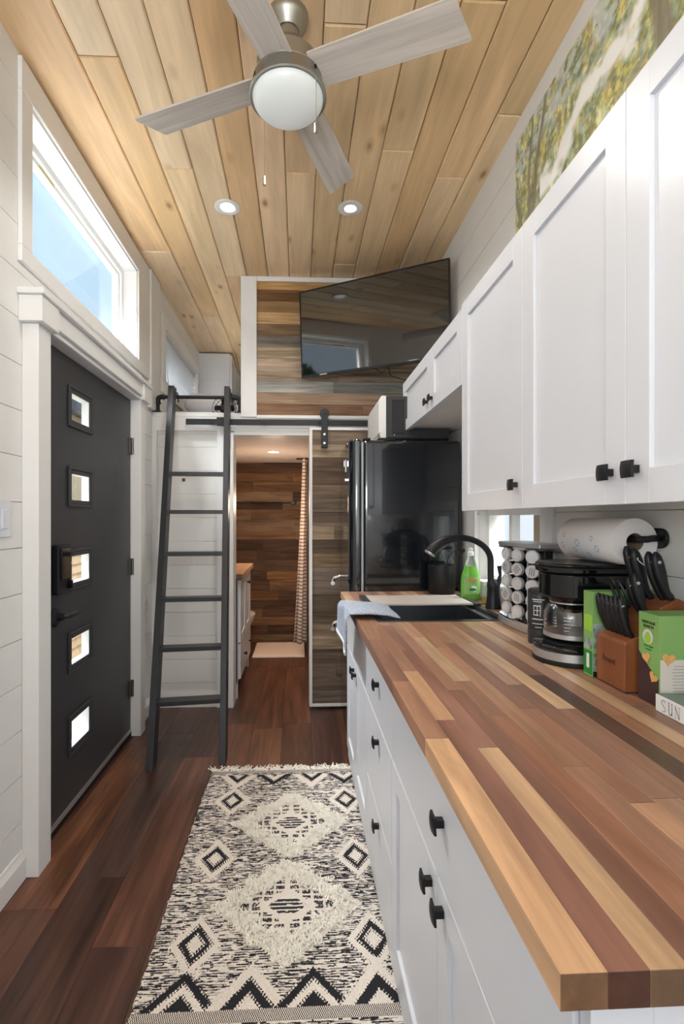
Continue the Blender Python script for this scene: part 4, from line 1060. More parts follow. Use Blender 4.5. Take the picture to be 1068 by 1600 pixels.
# heathered weft: short dark dashes in rows
dash = np.zeros((nx, ny))
for j in range(ny):
    kn = rng.random(nx // 5 + 3); dash[:, j] = np.interp(np.arange(nx) / 5.5 + rng.random(), np.arange(len(kn)), kn)
rown = np.interp(np.arange(ny) / 3.0, np.arange(ny // 3 + 3), rng.random(ny // 3 + 3))
big = np.array([[noise.noise(Vector((a * 3.0, b * 14, 0))) for b in ys_[:-1][::2]] for a in xs_[:-1][::7]])
big = big.repeat(7, 0)[:nx].repeat(2, 1)[:, :ny]
thr = .50 - .22 * (rown[None, :] - .5) - .14 * big
dark = (dash > thr) & (np.arange(ny)[None, :] % 3 == 0) | (dash > thr + .27)
CRM = np.array(L(232, 224, 214)[:3]); BLK = np.array(L(44, 44, 48)[:3]); GRY = np.array(L(150, 146, 146)[:3])
C = np.where(dark[..., None], BLK, CRM) * (1 + .06 * rng.standard_normal((nx, ny, 1)))
C = np.where((~dark & (dash > thr - .12) & (np.arange(ny)[None, :] % 3 != 1))[..., None], GRY, C)
H = np.where(dark, .0002, .0012)
def diam(cx, cy, rx, ry): return np.abs(x - cx) / rx + np.abs(y - cy) / ry
rag = .10 * np.sin(x * 520) * np.sign(np.sin(y * 410))
def put(mask, col, h=None):
    global C, H
    C = np.where(mask[..., None], col * (1 + .05 * rng.standard_normal((nx, ny, 1))), C)
    if h is not None: H = np.where(mask, h, H)
for cx, cy in [(-.302, 2.325), (-.318, 1.93), (-.320, 1.545), (.222, 2.315), (.222, 1.925), (.228, 1.543)]:
    d = diam(cx, cy, .082, .118) + rag * .8
    put(d < 1, CRM, .003); put((d < .64) & (d > .34), BLK, .0035); put(d < .30, CRM, .0035)
def chev(cx, y0, h, hw, up, layers):
    v = (y - y0) / h if up else (y0 - y) / h
    d = v + np.abs(x - cx) / hw + rag * .6
    for lo, hi, c, hh in layers: put((v > 0) & (d > lo) & (d <= hi), c, hh)
for k, cx in enumerate((-.322, -.138, .040, .222)):
    if k % 2 == 0: chev(cx, 1.335, .115, .105, True, [(0, .42, BLK, .004), (.42, .70, CRM, .003), (.70, 1.02, BLK, .004)])
    else: chev(cx, 1.335, .125, .10, True, [(0, .36, CRM, .003), (.36, .74, BLK, .004), (.74, 1.15, CRM, .003)])
for k, cx in enumerate((-.302, -.122, .066, .228)):
    if k % 2: chev(cx, 2.555, .105, .09, False, [(0, .2, BLK, .003), (.2, .6, CRM, .003), (.6, 1.0, BLK, .004)])
    else: chev(cx, 2.555, .115, .085, False, [(0, .35, CRM, .003), (.35, .7, BLK, .004), (.7, 1.15, CRM, .003)])
SH = [(-.030, 2.148, .250, .232, .150, .142), (-.040, 1.688, .255, .232, .160, .128)]
for cx, cy, rx, ry, ix, iy in SH:
    d = diam(cx, cy, rx, ry); di = diam(cx, cy, ix * 1.12, iy * 1.12)
    put(d < 1, CRM, .004)
    st = (np.abs(x - cx) / ix * 5).astype(int) + (np.abs(y - cy) / iy * 5).astype(int)
    cell = (((np.abs(x - cx) / ix * 4) % 1) > .25) & (((np.abs(y - cy) / iy * 5) % 1) < .55)
    put((di < 1) & (di > .55) & cell & dark.astype(bool) | ((di < 1) & (di > .6) & cell & (rng.random((nx, ny)) < .55)), BLK * 1.6, .001)
    dc = diam(cx, cy, ix * .42, iy * .42); put((dc < 1) & (np.abs(y - cy) < iy * .28) & ((np.arange(ny)[None, :] % 6 < 3) & (dash > .25)), BLK * 1.8, .001)
# bands at the ends: tight check
bm_ = (y > 2.572) | (y < 1.335) & (y > 1.30) | (y < 1.21)
chk = ((np.arange(nx)[:, None] // 1 + np.arange(ny)[None, :] // 2) % 2).astype(bool)
put(bm_ & chk, BLK * 1.3, .002); put(bm_ & ~chk, CRM, .002)
Zc = np.zeros((nx + 1, ny + 1)); Hp = np.pad(H, ((0, 1), (0, 1)), 'edge')
Zc = .006 + Hp + .0006 * (np.arange(ny + 1)[None, :] % 2) + .0004 * rng.standard_normal((nx + 1, ny + 1))
XX, YY = np.meshgrid(xs_, ys_, indexing='ij')
edge = .0022 * np.sin(YY * 90) + .0014 * rng.standard_normal((1, ny + 1)).repeat(nx + 1, 0)
XX = XX + np.where(np.arange(nx + 1)[:, None] < 3, edge, 0) + .004 * np.sin(YY * 5)
Zc[0, :] = .001; Zc[-1, :] = .001; Zc[:, 0] = .001; Zc[:, -1] = .001
colour_grid('woven_field', 'rug', XX, YY, Zc, C, rg)
# shaggy pile: thousands of yarn ends, joined
def tufts(mb, px, py, z, n, ln, w=.0016):
    for _ in range(n):
        a = rnd.uniform(0, 2 * math.pi); l = ln * rnd.uniform(.7, 1.25); dx, dy = math.cos(a) * l, math.sin(a) * l
        q = rnd.uniform(.55, .95); b = a + math.pi / 2; wx, wy = math.cos(b) * w, math.sin(b) * w
        ox, oy = px + rnd.uniform(-.003, .003), py + rnd.uniform(-.003, .003); h = l * (1 - q) + .004
        mb.add([(ox - wx, oy - wy, z), (ox + wx, oy + wy, z), (ox + dx * q * .5 + wx, oy + dy * q * .5 + wy, z + h), (ox + dx * q * .5 - wx, oy + dy * q * .5 - wy, z + h),
                (ox + dx * q, oy + dy * q, z + h * .75)], [(0, 1, 2, 3), (3, 2, 4)])
for cx, cy, rx, ry, ix, iy in SH:
    m = MB()
    for _ in range(3600):
        px, py = cx + rnd.uniform(-rx, rx), cy + rnd.uniform(-ry, ry)
        d = abs(px - cx) / rx + abs(py - cy) / ry; di = abs(px - cx) / ix + abs(py - cy) / iy
        wob = .05 * math.sin(px * 85 + py * 30) + .05 * math.sin(py * 95)
        if d < 1 + wob and di > 1.02 + wob: tufts(m, px, py, .009, 3, .021, .0019)
    m.build('shag_diamond', 'cream', rg, kind='stuff')
m = MB()
for i in range(190):
    px = RX0 + .004 + (RX1 - RX0 - .01) * i / 189; a = rnd.gauss(0, .35); l = rnd.uniform(.035, .062); pts = [(px, RY1 - .002, .005)]
    for k in range(1, 5): a += rnd.gauss(0, .45); px += math.sin(a) * l / 4; pts.append((px, pts[-1][1] + math.cos(a) * l / 4, .005 + rnd.uniform(0, .010)))
    m.tube(pts, .0021, 5)
m.build('fringe', 'cream', rg, kind='stuff')

# ---- PAINTING on the right wall
PY0, PY1, PZ0, PZ1 = .75, 2.055, 2.16, 2.885
pa = thing('landscape_painting', 'unframed green and yellow landscape canvas with tree trunks on the wall over the cabinets', 'painting', (XR, 1.4, PZ0))
MB().box(XR - .019, XR - .001, PY0, PY1, PZ0, PZ1).build('stretcher', 'whitei', pa)
nu, nv = 300, 166
u = np.linspace(0, 1, nu)[:, None].repeat(nv, 1); v = np.linspace(0, 1, nv)[None, :].repeat(nu, 0)   # u: far->near, v: bottom->top
def fbm(sx, sy, sd, o=4):
    r = np.zeros((nu, nv)); 
    for k in range(o):
        a, b = max(2, int(sx * 2 ** k)), max(2, int(sy * 2 ** k)); g = np.random.default_rng(sd + k).random((a + 2, b + 2))
        fu, fv = u * a, v * b; iu, iv = fu.astype(int), fv.astype(int); fu, fv = fu - iu, fv - iv; fu = fu * fu * (3 - 2 * fu); fv = fv * fv * (3 - 2 * fv)
        r += ((g[iu, iv] * (1 - fu) + g[iu + 1, iv] * fu) * (1 - fv) + (g[iu, iv + 1] * (1 - fu) + g[iu + 1, iv + 1] * fu) * fv) / 2 ** k
    return r / sum(.5 ** k for k in range(o))
f0 = np.clip((fbm(70, 26, 11, 3) - .25) * 2.0, 0, 1)[..., None]; ramp_ = [np.array(L(*q)[:3]) for q in ((92, 98, 58), (132, 138, 78), (168, 166, 96), (208, 202, 132), (232, 228, 186))]
P = np.zeros((nu, nv, 3)); tt = f0[..., 0] * 3.999; ii = tt.astype(int)
RR = np.array(ramp_); fr_ = (tt - ii)[..., None]; P = RR[ii] * (1 - fr_) + RR[np.minimum(ii + 1, 4)] * fr_
def sm_(a, lo, hi): return np.clip((a - lo) / (hi - lo), 0, 1)[..., None]
for sd__, c__, lo, am in ((21, L(214, 200, 96), .58, .65), (22, L(128, 168, 146), .58, .6), (23, L(176, 204, 196), .62, .6), (24, L(150, 112, 66), .62, .55), (25, L(70, 92, 60), .60, .6)):
    k__ = sm_(fbm(34, 22, sd__ * 10, 3) * .7 + fbm(110, 60, sd__ * 10 + 5, 2) * .3, lo - .03, lo + .05) * am
    P = P * (1 - k__) + np.array(c__[:3]) * k__
def blend(mask, c): 
    global P
    P = P * (1 - mask[..., None]) + np.array(c[:3]) * mask[..., None]
f1 = fbm(20, 16, 50, 3)
sky = np.clip((v - .66 - .30 * (f1 - .5) * 2) * 4, 0, 1) * (fbm(30, 24, 60, 3) > .47)
blend(sky * .6, L(206, 218, 232))
# white stream running down through the trees
ctr = .30 + .34 * (u - .25); sd = np.abs(v - (.50 + .42 * u + .04 * np.sin(u * 20))) / (.045 + .03 * np.clip(u, 0, 1))
blend(1.0 * np.clip(1.45 - sd - (f1 - .5) * 2.2, 0, 1) * (u > .16) * (u < .75), L(252, 254, 255))
blend(np.clip((.22 - v) * 8, 0, 1) * (fbm(14, 8, 70, 2) > .5) * .8, L(96, 122, 110))
for c0_, w_, ln_ in ((.030, .013, -.14), (.085, .010, .05), (.110, .015, .16), (.645, .030, -.03), (.86, .035, -.03)):
    d = np.abs(u - (c0_ + ln_ * (v - .5) + .006 * np.sin(v * 15))) / (w_ * (1.25 - .5 * v)); st = fbm(160, 6, 90, 2)
    mk = np.clip(2.2 - 2 * d, 0, 1) * .95
    P = P * (1 - mk[..., None]) + (np.array(L(112, 104, 88)[:3]) * (.45 + 1.1 * st[..., None])) * mk[..., None]
P = P * .98 + np.array(L(222, 220, 196)[:3]) * .20
uu, vv = np.meshgrid(np.linspace(0, 1, nu + 1), np.linspace(0, 1, nv + 1), indexing='ij')
colour_grid('canvas', 'paint', np.full_like(uu, XR - .0195) - rng.random(uu.shape) * .0006, PY1 - uu * (PY1 - PY0), PZ0 + vv * (PZ1 - PZ0), P, pa)

# ================================================================ COUNTER-TOP THINGS
# ---- spice rack
sr = thing('spice_rack', 'tower spice rack with steel top holding fifteen round-capped jars', 'spice rack', (.84, 1.78, CT))
def outl(x0, x1, ya, yb, bul, n=14):
    p = [(x1, ya), (x1, yb)]
    for k in range(n + 1):
        t = k / n; p.append((x0 + .03 * abs(2 * t - 1) ** 2.4 - 0 * bul, yb + (ya - yb) * t))
    return p
rack_out = outl(.775, .925, 1.655, 1.965, .02)
rx = [(.925, 1.64), (.925, 1.965), (.805, 1.965), (.785, 1.93), (.776, 1.86), (.776, 1.78), (.785, 1.70), (.81, 1.645)]
MB().prism(rx, 2, CT + .001, CT + .028).build('base', 'steel', sr, bevel=.003)
MB().prism([((x - .85) * .97 + .85, (y - 1.8) * .97 + 1.8) for x, y in rx], 2, CT + .0285, CT + .034).build('base_ring', 'chrome', sr)
MB().prism(rx, 2, 1.212, 1.226).build('top_plate', 'steel', sr, bevel=.003)
MB().prism([((x - .85) * .98 + .85, (y - 1.8) * .985 + 1.8) for x, y in rx], 2, 1.204, 1.2115).build('top_rim', 'chrome', sr)
MB().box(.865, .895, 1.72, 1.90, CT + .035, 1.203).build('core', 'gloss', sr)
cols = [((.795, 1.668), (-.76, -.65)), ((.779, 1.75), (-.89, -.46)), ((.776, 1.838), (-.97, -.25))]
for ci, ((cx, cy), dr_) in enumerate(cols):
    for r_ in range(5):
        z = 1.183 - .0502 * r_; d = Vector((dr_[0], dr_[1], 0)).normalized(); c = Vector((cx, cy, z))
        j = thing('spice_jar', '%s spice jar in the %s column of the counter rack' % (('topmost', 'second', 'middle', 'fourth', 'lowest')[r_], ('near right', 'centre', 'far left')[ci]), 'spice jar', tuple(c))
        MB().lathe([(.0215, -.062 if ci != 0 else -.07), (.0225, -.055), (.0225, -.012), (.021, -.0105)], c, 24, d).build('jar_body', 'gloss' if r_ % 2 else 'black', j, smooth=True)
        MB().lathe([(.0232, -.012), (.0232, .0), (.022, .0022), (.0205, .0022), (.020, .0012), (0, .0012)], c, 28, d).build('lid', 'lid', j, smooth=True)
        # embossed letters on the lid
        side = Vector((0, 0, 1)).cross(d)
        M = Matrix((side, Vector((0, 0, 1)), d)).transposed().to_4x4(); M.translation = c + d * .0016
        m = MB(); m.M = M @ Matrix.Rotation(R((ci * 37 + r_ * 53) % 70 + 30), 4, 'Z')
        for q in (-.0075, 0, .0075): m.box(-.013, .013, q - .0016, q + .0016, 0, .0012)
        m.build('lid_emboss', 'inkl' if r_ % 2 else 'whitei', j)
for ci, ((cx, cy), dr_) in enumerate(cols):
    d = Vector((dr_[0], dr_[1], 0)).normalized(); s = Vector((0, 0, 1)).cross(d)
    for sg in (-1, 1):
        p = Vector((cx, cy, 0)) + s * sg * .0285 - d * .03
        MB().cyl((p.x, p.y, CT + .035), (p.x, p.y, 1.203), .0025, n=6).build('upright', 'chrome', sr)

# ---- black canister with white print
cn = thing('coffee_canister', 'black cylindrical canister with pale print squeezed between spice rack and coffee maker', 'canister', (.772, 1.565, CT))
cc = (.777, 1.572, CT + .001)
MB().lathe([(.037, 0), (.038, .004), (.038, .045), (.0375, .047), (.038, .049), (.038, .155), (.036, .160), (.038, .162), (.038, .170), (.033, .174), (0, .174)], cc, 36).build('body', 'darkp', cn, smooth=True)
def curve_strip(m, c, r, a0, a1, z0, z1, n=6):
    m.grid(lambda u, v: (c[0] + r * math.cos(R(a0 + (a1 - a0) * u)), c[1] + r * math.sin(R(a0 + (a1 - a0) * u)), c[2] + z0 + (z1 - z0) * v), n, 1)
m = MB()
for a0, a1, z0, z1 in ((205, 262, .142, .145), (210, 250, .136, .138), (212, 245, .122, .125), (212, 215, .095, .125), (228, 231, .095, .125), (242, 245, .090, .125), (212, 236, .093, .096), (216, 240, .108, .110), (205, 255, .080, .083), (205, 258, .066, .068), (220, 250, .055, .057)):
    curve_strip(m, cc, .0383, a0, a1, z0, z1)
m.build('print', 'whitei', cn)

# ---- coffee maker
cm = thing('coffee_maker', 'black and steel drip coffee maker with empty glass carafe', 'coffee maker', (.80, 1.39, CT))
kx, ky = .772, 1.385
def blob(rx, x1, yw, n=20):
    p = [(x1, ky - yw), (x1, ky + yw)]
    for k in range(n + 1): a = R(90 + 180 * k / n); p.append((kx + rx * math.cos(a), ky + yw * math.sin(a) * 1.0))
    return p
MB().prism(blob(.102, .91, .098), 2, CT + .001, CT + .014).build('foot', 'rubber', cm, bevel=.003)
MB().prism(blob(.1005, .91, .0965), 2, CT + .0142, CT + .036).build('steel_band', 'steel', cm, smooth=True)
MB().prism(blob(.099, .91, .095), 2, CT + .0362, CT + .052).build('base_top', 'gloss', cm, smooth=True, bevel=.006, segs=3)
MB().lathe([(.07, 0), (.07, .004), (.0, .004)], (kx, ky, CT + .0522), 40).build('hot_plate', 'rubber', cm, smooth=True)
MB().box(.855, .91, ky - .09, ky + .09, CT + .0525, 1.100).build('column', 'gloss', cm, bevel=.01, segs=3)
m = MB(); m.prism(blob(.082, .912, .088), 2, 1.094, 1.166); m.build('filter_housing', 'gloss', cm, smooth=True, bevel=.008, segs=3)
MB().prism(blob(.092, .915, .096), 2, 1.166, 1.180).build('lid_rim', 'gloss', cm, smooth=True, bevel=.003)
MB().prism(blob(.092, .915, .096), 2, 1.1802, 1.192).build('lid', 'gloss', cm, smooth=True, bevel=.009, segs=4)
MB().prism(blob(.0925, .9155, .0965), 2, 1.1788, 1.1801).build('lid_seam', 'darkp', cm)
MB().lathe([(.060, .048), (.05, .016), (.03, 0), (0, 0)], (kx, ky, 1.05), 32).build('drip_cone', 'gloss', cm, smooth=True)
cf = thing('carafe', 'clear glass coffee carafe with steel bands standing on the coffee maker plate', 'carafe', (kx, ky, CT + .057))
b0 = CT + .0572
prof = [(.0, 0), (.052, 0), (.064, .006), (.069, .02), (.0715, .05), (.070, .075), (.062, .094), (.052, .104), (.050, .112)]
inn = [(r - .002, h + (.002 if r > .001 else .002)) for r, h in prof[::-1]]; inn[-1] = (0, .002)
MB().lathe(prof + [(.048, .112)] + inn[1:], (kx, ky, b0), 48).build('glass_body', 'glass', cf, smooth=True)
MB().lathe([(.0665, 0), (.0712, .0), (.0714, .012), (.0666, .012)], (kx, ky, b0 + .012), 48).build('steel_band', 'steel', cf, smooth=True)
MB().lathe([(.0525, 0), (.0545, 0), (.0545, .007), (.0525, .007)], (kx, ky, b0 + .106), 40).build('collar', 'steel', cf, smooth=True)
hh_ = MB(); ha = R(-32); hx, hy = math.cos(ha), math.sin(ha)
hh_.tube([(kx + hx * .055, ky + hy * .055, b0 + .108), (kx + hx * .085, ky + hy * .085, b0 + .108), (kx + hx * .10, ky + hy * .10, b0 + .095), (kx + hx * .10, ky + hy * .10, b0 + .03), (kx + hx * .075, ky + hy * .075, b0 + .018)], .008, 10)
hh_.build('carafe_handle', 'gloss', cf, smooth=True)
m = MB()
for q in range(5): curve_strip(m, (kx, ky, b0), .0722, 228, 238 + (q % 2) * 4, .036 + q * .009, .0372 + q * .009, 3)
for q in range(4): curve_strip(m, (kx, ky, b0), .0722, 205, 213, .045 + q * .008, .0462 + q * .008, 3)
m.build('level_marks', 'whitei', cf)
q0 = frame_at((kx - .066, ky - .034, b0 + .055), (.46, -.89, 0), (0, 0, 1))

# ---- paper towel and holder
ph = thing('paper_towel_holder', 'matte black wall holder carrying the paper towel roll', 'holder', (XR, 1.24, 1.262))
px, py0, py1, pz = .860, 1.240, 1.510, 1.2545
m = MB(); pts = rr(1.21, 1.37, 1.238, 1.290, .0255, 6)
m.prism(pts, 0, XR - .010, XR - .0005); m.build('wall_plate', 'black', ph, bevel=.002, smooth=True)
MB().tube([(XR - .010, 1.235, 1.264), (XR - .035, 1.226, 1.264), (px + .02, 1.222, 1.262), (px, 1.228, 1.262), (px, 1.25, 1.262), (px, 1.53, 1.262)], .0085, 14).build('arm', 'black', ph, smooth=True)
pr_ = thing('paper_towel_roll', 'white paper towel roll printed with pale blue flowers', 'paper towel', (px, 1.38, pz))
m = MB(); ro, ri, n = .0615, .023, 64
rg_ = lambda r, yy: [(px + r * math.cos(2 * math.pi * k / n), yy, pz + r * math.sin(2 * math.pi * k / n)) for k in range(n)]
m.rings([rg_(ri, py0), rg_(ro - .001, py0), rg_(ro, py0 + .002), rg_(ro, py1 - .002), rg_(ro - .001, py1), rg_(ri, py1)], closed=False, cap=False)
m.build('paper', 'paper', pr_, smooth=True)
m = MB(); m.rings([rg_(ri - .0015, py0 + .001), rg_(ri - .0002, py0 + .001), rg_(ri - .0002, py1 - .001), rg_(ri - .0015, py1 - .001)], cap=False, closed=True)
m.build('cardboard_core', 'card', pr_, smooth=True)
def flower(yc, ac, s):
    m = MB()
    for k in range(6):
        a = 2 * math.pi * k / 6
        for q in (0,):
            c_y, c_a = yc + s * math.cos(a), ac + s * math.sin(a) / ro
            nn = 8; vs = []
            for t in range(nn):
                b = 2 * math.pi * t / nn; yy = c_y + s * .42 * math.cos(b); aa = c_a + s * .42 * math.sin(b) / ro
                vs.append((px + (ro + .0004) * math.cos(aa), yy, pz + (ro + .0004) * math.sin(aa)))
            m.add(vs, [tuple(range(nn))])
    m.build('flower_print', 'bluep', pr_)
for yc, ac, s in ((1.33, 3.05, .006), (1.31, 3.5, .008), (1.40, 3.3, .009), (1.42, 3.65, .007), (1.47, 2.95, .006), (1.48, 3.45, .008), (1.36, 3.85, .007)): flower(yc, ac, s)

# ---- green carton behind the knife block
gb = thing('green_tea_carton', 'tall green printed carton standing behind the knife block', 'carton', (.82, 1.25, CT))
gx0, gx1, gy0, gy1, gz = .738, .925, 1.222, 1.262, 1.130
bx_ = MB().box(gx0, gx1, gy0, gy1, CT + .001, gz).build('box', 'green', gb, bevel=.0008)
def pr2(x0, x1, z0, z1, mat, nm='print', d=.0004, y=gy0, par=bx_): return MB().box(x0, x1, y - d, y - .00005, z0, z1).build(nm, mat, par)
pr2(gx0 + .001, gx0 + .030, .985, 1.05, 'photo'); pr2(gx0 + .001, gx0 + .05, .93, .975, 'photo'); pr2(gx0 + .001, gx0 + .05, .916, .93, 'rubber'); pr2(gx0 + .03, gx1 - .01, 1.09, 1.12, 'dgreen')
MB().box(gx0 - .0004, gx0 - .00005, gy0 + .003, gy1 - .003, 1.03, 1.07).build('print', 'lime', bx_)
MB().box(gx0 - .0004, gx0 - .00005, gy0 + .003, gy1 - .003, .985, 1.01).build('print', 'photo', bx_)
MB().box(gx0 - .0004, gx0 - .00005, gy0 + .001, gy1 - .001, .92, .98).build('print', 'dgreen', bx_)
MB().box(gx0 - .0007, gx0 - .0005, gy0 + .014, gy1 - .014, .935, .972).build('print', 'whitei', bx_)

# ---- knife block
kb = thing('knife_block', 'stepped acacia wood knife block full of black handles', 'knife block', (.82, 1.157, CT))
KY0, KY1 = 1.105, 1.212
pf = [(.742, CT + .003), (.742, 1.026), (.748, 1.032), (.782, 1.046), (.783, 1.072), (.80, 1.083), (.826, 1.094), (.828, 1.110), (.872, 1.130), (.888, 1.122), (.905, CT + .003)]
MB().prism([(z, x) for x, z in [(a, b) for a, b in pf]][::1], 1, KY0, KY1).build('block', 'blockw', kb, bevel=.003, col=L(146, 88, 54), segs=3)
MB().prism([(CT + .001, .746), (CT + .001, .90), (CT + .003, .90), (CT + .003, .746)], 1, KY0 + .004, KY1 - .004).build('felt_foot', 'rubber', kb)
mm = frame_at((.7414, 1.163, .977), (0, -1, 0), (0, 0, 1))
text('Emeril', .019, mm @ Matrix.Rotation(R(-4), 4, 'Z'), 'burned_lettering', 'ink', kb, ext=.0002)
def handle(name, label, base, top, w, th, cat, rivet=True, bulge=.010, group=None):
    """curved handle: W = width in the lean plane (X/Z), TH = thickness along Y"""
    t = thing(name, label, cat, tuple(base), group); b, tp = Vector(base), Vector(top); ax = tp - b; Ln = ax.length; ax.normalize()
    nrm = Vector((-ax.z, 0, ax.x)) if True else None; nrm.normalize()    # towards the aisle (-x) / up
    rings = []
    prof = [(0, .30, -.5), (.03, .55, -.35), (.10, .72, -.15), (.2, .62, .22), (.35, .78, .30), (.55, 1.0, .18), (.75, 1.0, .0), (.9, .80, -.12), (.97, .5, -.2), (1.0, .15, -.25)]
    n = 14
    for s, k, off in prof:
        c = b + ax * (Ln * s) - nrm * (off * -bulge)
        tk = th * (.75 + .25 * k) * (1 if s < .97 else .6)
        ring = []
        for q in range(n):
            a = 2 * math.pi * q / n; cu, sn = math.cos(a), math.sin(a)
            cu = math.copysign(abs(cu) ** .7, cu); sn = math.copysign(abs(sn) ** .7, sn)
            ring.append(tuple(c + nrm * (cu * w * k / 2) + Vector((0, 1, 0)) * (sn * tk / 2)))
        rings.append(ring)
    MB().rings(rings).build('handle', 'black', t, smooth=True)
    if rivet:
        c = b + ax * Ln * .80
        MB().lathe([(.0042, 0), (.0038, .0012), (0, .0016)], c + Vector((0, -th / 2 + .0004, 0)), 14, (0, -1, 0)).build('rivet', 'chrome', t, smooth=True)
    # short run of blade/tang going into the slot
    p = b - ax * .016
    MB().add([tuple(p - nrm * w * .1 + Vector((0, -.0012, 0))), tuple(p + nrm * w * .1 + Vector((0, -.0012, 0))), tuple(b + nrm * w * .1 + Vector((0, -.0012, 0))), tuple(b - nrm * w * .1 + Vector((0, -.0012, 0))),
              tuple(p - nrm * w * .1 + Vector((0, .0012, 0))), tuple(p + nrm * w * .1 + Vector((0, .0012, 0))), tuple(b + nrm * w * .1 + Vector((0, .0012, 0))), tuple(b - nrm * w * .1 + Vector((0, .0012, 0)))],
             [(0, 1, 2, 3), (4, 7, 6, 5), (0, 4, 5, 1), (1, 5, 6, 2), (2, 6, 7, 3), (3, 7, 4, 0)]).build('tang', 'steel', t)
    return t
ords = ['nearest of the six in the front row', 'second from the near end of the front row', 'third from the near end of the front row', 'fourth from the near end of the front row', 'fifth from the near end of the front row', 'farthest of the six in the front row']
for k in range(6):
    y = 1.118 + k * .0168
    handle('steak_knife', 'small black-handled steak knife, ' + ords[k], (.766, y, 1.037), (.741, y + .004, 1.130), .019, .0125, 'knife', bulge=.008)
for nm, lb, y, x, z, tx, tz, w, cat in (
    ('paring_knife', 'short black-handled knife alone on the middle step of the block', 1.120, .806, 1.086, .775, 1.186, .022, 'knife'),
    ('carving_knife', 'black-handled knife on the top step, nearest and rightmost', 1.122, .862, 1.122, .826, 1.236, .027, 'knife'),
    ('carving_knife', 'black-handled knife on the top step, second from the near end', 1.140, .858, 1.120, .822, 1.236, .025, 'knife'),
    ('bread_knife', 'black-handled knife on the top step, third from the near end', 1.170, .850, 1.117, .808, 1.242, .026, 'knife'),
    ('bread_knife', 'black-handled knife on the top step, farthest from the camera', 1.190, .848, 1.116, .802, 1.246, .025, 'knife'),
    ('honing_steel', 'black honing steel handle on the middle step beside the scissors', 1.150, .812, 1.086, .780, 1.172, .018, 'sharpener')):
    handle(nm, lb, (x, y, z), (tx, y + .003, tz), w, .016, cat)
    if nm == 'bread_knife' and 'third' in lb:
        MB().tube([(tx + .006, y - .007, tz - .022), (tx + .004, y - .0095, tz - .026), (tx + .012, y - .0095, tz - .034), (tx + .022, y - .009, tz - .040)], .0011, 6).build('twist_tie', 'whitei', [o for o in bpy.data.objects if o.get('label') == lb][0])
scs = thing('kitchen_scissors', 'black-handled kitchen scissors with two open loops in the knife block', 'scissors', (.80, 1.185, 1.085))
for s in (0, 1):
    cy = 1.172 + s * .026
    pts = []
    for k in range(18):
        a = 2 * math.pi * k / 18; lx, lz = .011 * math.cos(a), .031 * math.sin(a) * (1 + .15 * math.sin(a))
        pts.append((.784 - .33 * (lz + .0), cy + lx + .15 * lz, 1.128 + lz + .004 * s))
    MB().tube(pts, .0035, 8, closed=True, sx=1.1).build('loop', 'black', scs, smooth=True)
MB().tube([(.793, 1.176, 1.100), (.80, 1.184, 1.088), (.802, 1.186, 1.075)], .004, 8).build('shank', 'black', scs)

# ---- cracker carton
hb = thing('cracker_carton', 'big light green cracker carton with heart-shaped crackers right of the knife block', 'carton', (.84, 1.05, CT))
hx0, hx1, hy0, hy1, hz = .759, .925, 1.018, 1.082, 1.109
bx_ = MB().box(hx0, hx1, hy0, hy1, CT + .001, hz).build('box', 'green', hb, bevel=.001)
def on_front(x0, x1, z0, z1, mat, d=.0004): return MB().box(x0, x1, hy0 - d, hy0 - .00005, z0, z1).build('print', mat, bx_)
on_front(hx0 + .002, hx1, CT + .004, 1.016, 'textp')
M0 = lambda x, z, d=.0006: frame_at((x, hy0 - d, z), (1, 0, 0), (0, 0, 1))
text('HERITAGE', .0185, M0(.862, 1.075), 'lettering', 'ink', bx_); text('RANCH', .019, M0(.862, 1.058), 'lettering', 'ink', bx_)
text('BAKED CRACKERS', .007, M0(.862, 1.041), 'lettering', 'ink', bx_)
MB().box(hx0 + .005, hx1, hy0 - .0005, hy0 - .00005, 1.049, 1.0495).build('fold_line', 'dgreen', bx_) if False else None
m = MB()
for k in range(11):
    z = 1.002 - k * .0066; m.box(.785 + rnd.uniform(0, .006), .92, hy0 - .0007, hy0 - .0005, z, z + .0014)
m.build('fine_print', 'inkl', bx_)
def heart(n=26, s=1.0):
    p = []
    for k in range(n):
        t = 2 * math.pi * k / n; p.append((s * 16 * math.sin(t) ** 3 / 17, s * (13 * math.cos(t) - 5 * math.cos(2 * t) - 2 * math.cos(3 * t) - math.cos(4 * t)) / 17))
    return p
def cracker(M, s): m = MB(); m.M = M; m.prism([(a, b) for a, b in heart(s=s)], 2, 0, .0006); m.build('cracker_print', 'cracker', bx_)
cracker(M0(.7785, 1.018, .0008) @ Matrix.Rotation(R(-8), 4, 'Z'), .0155)
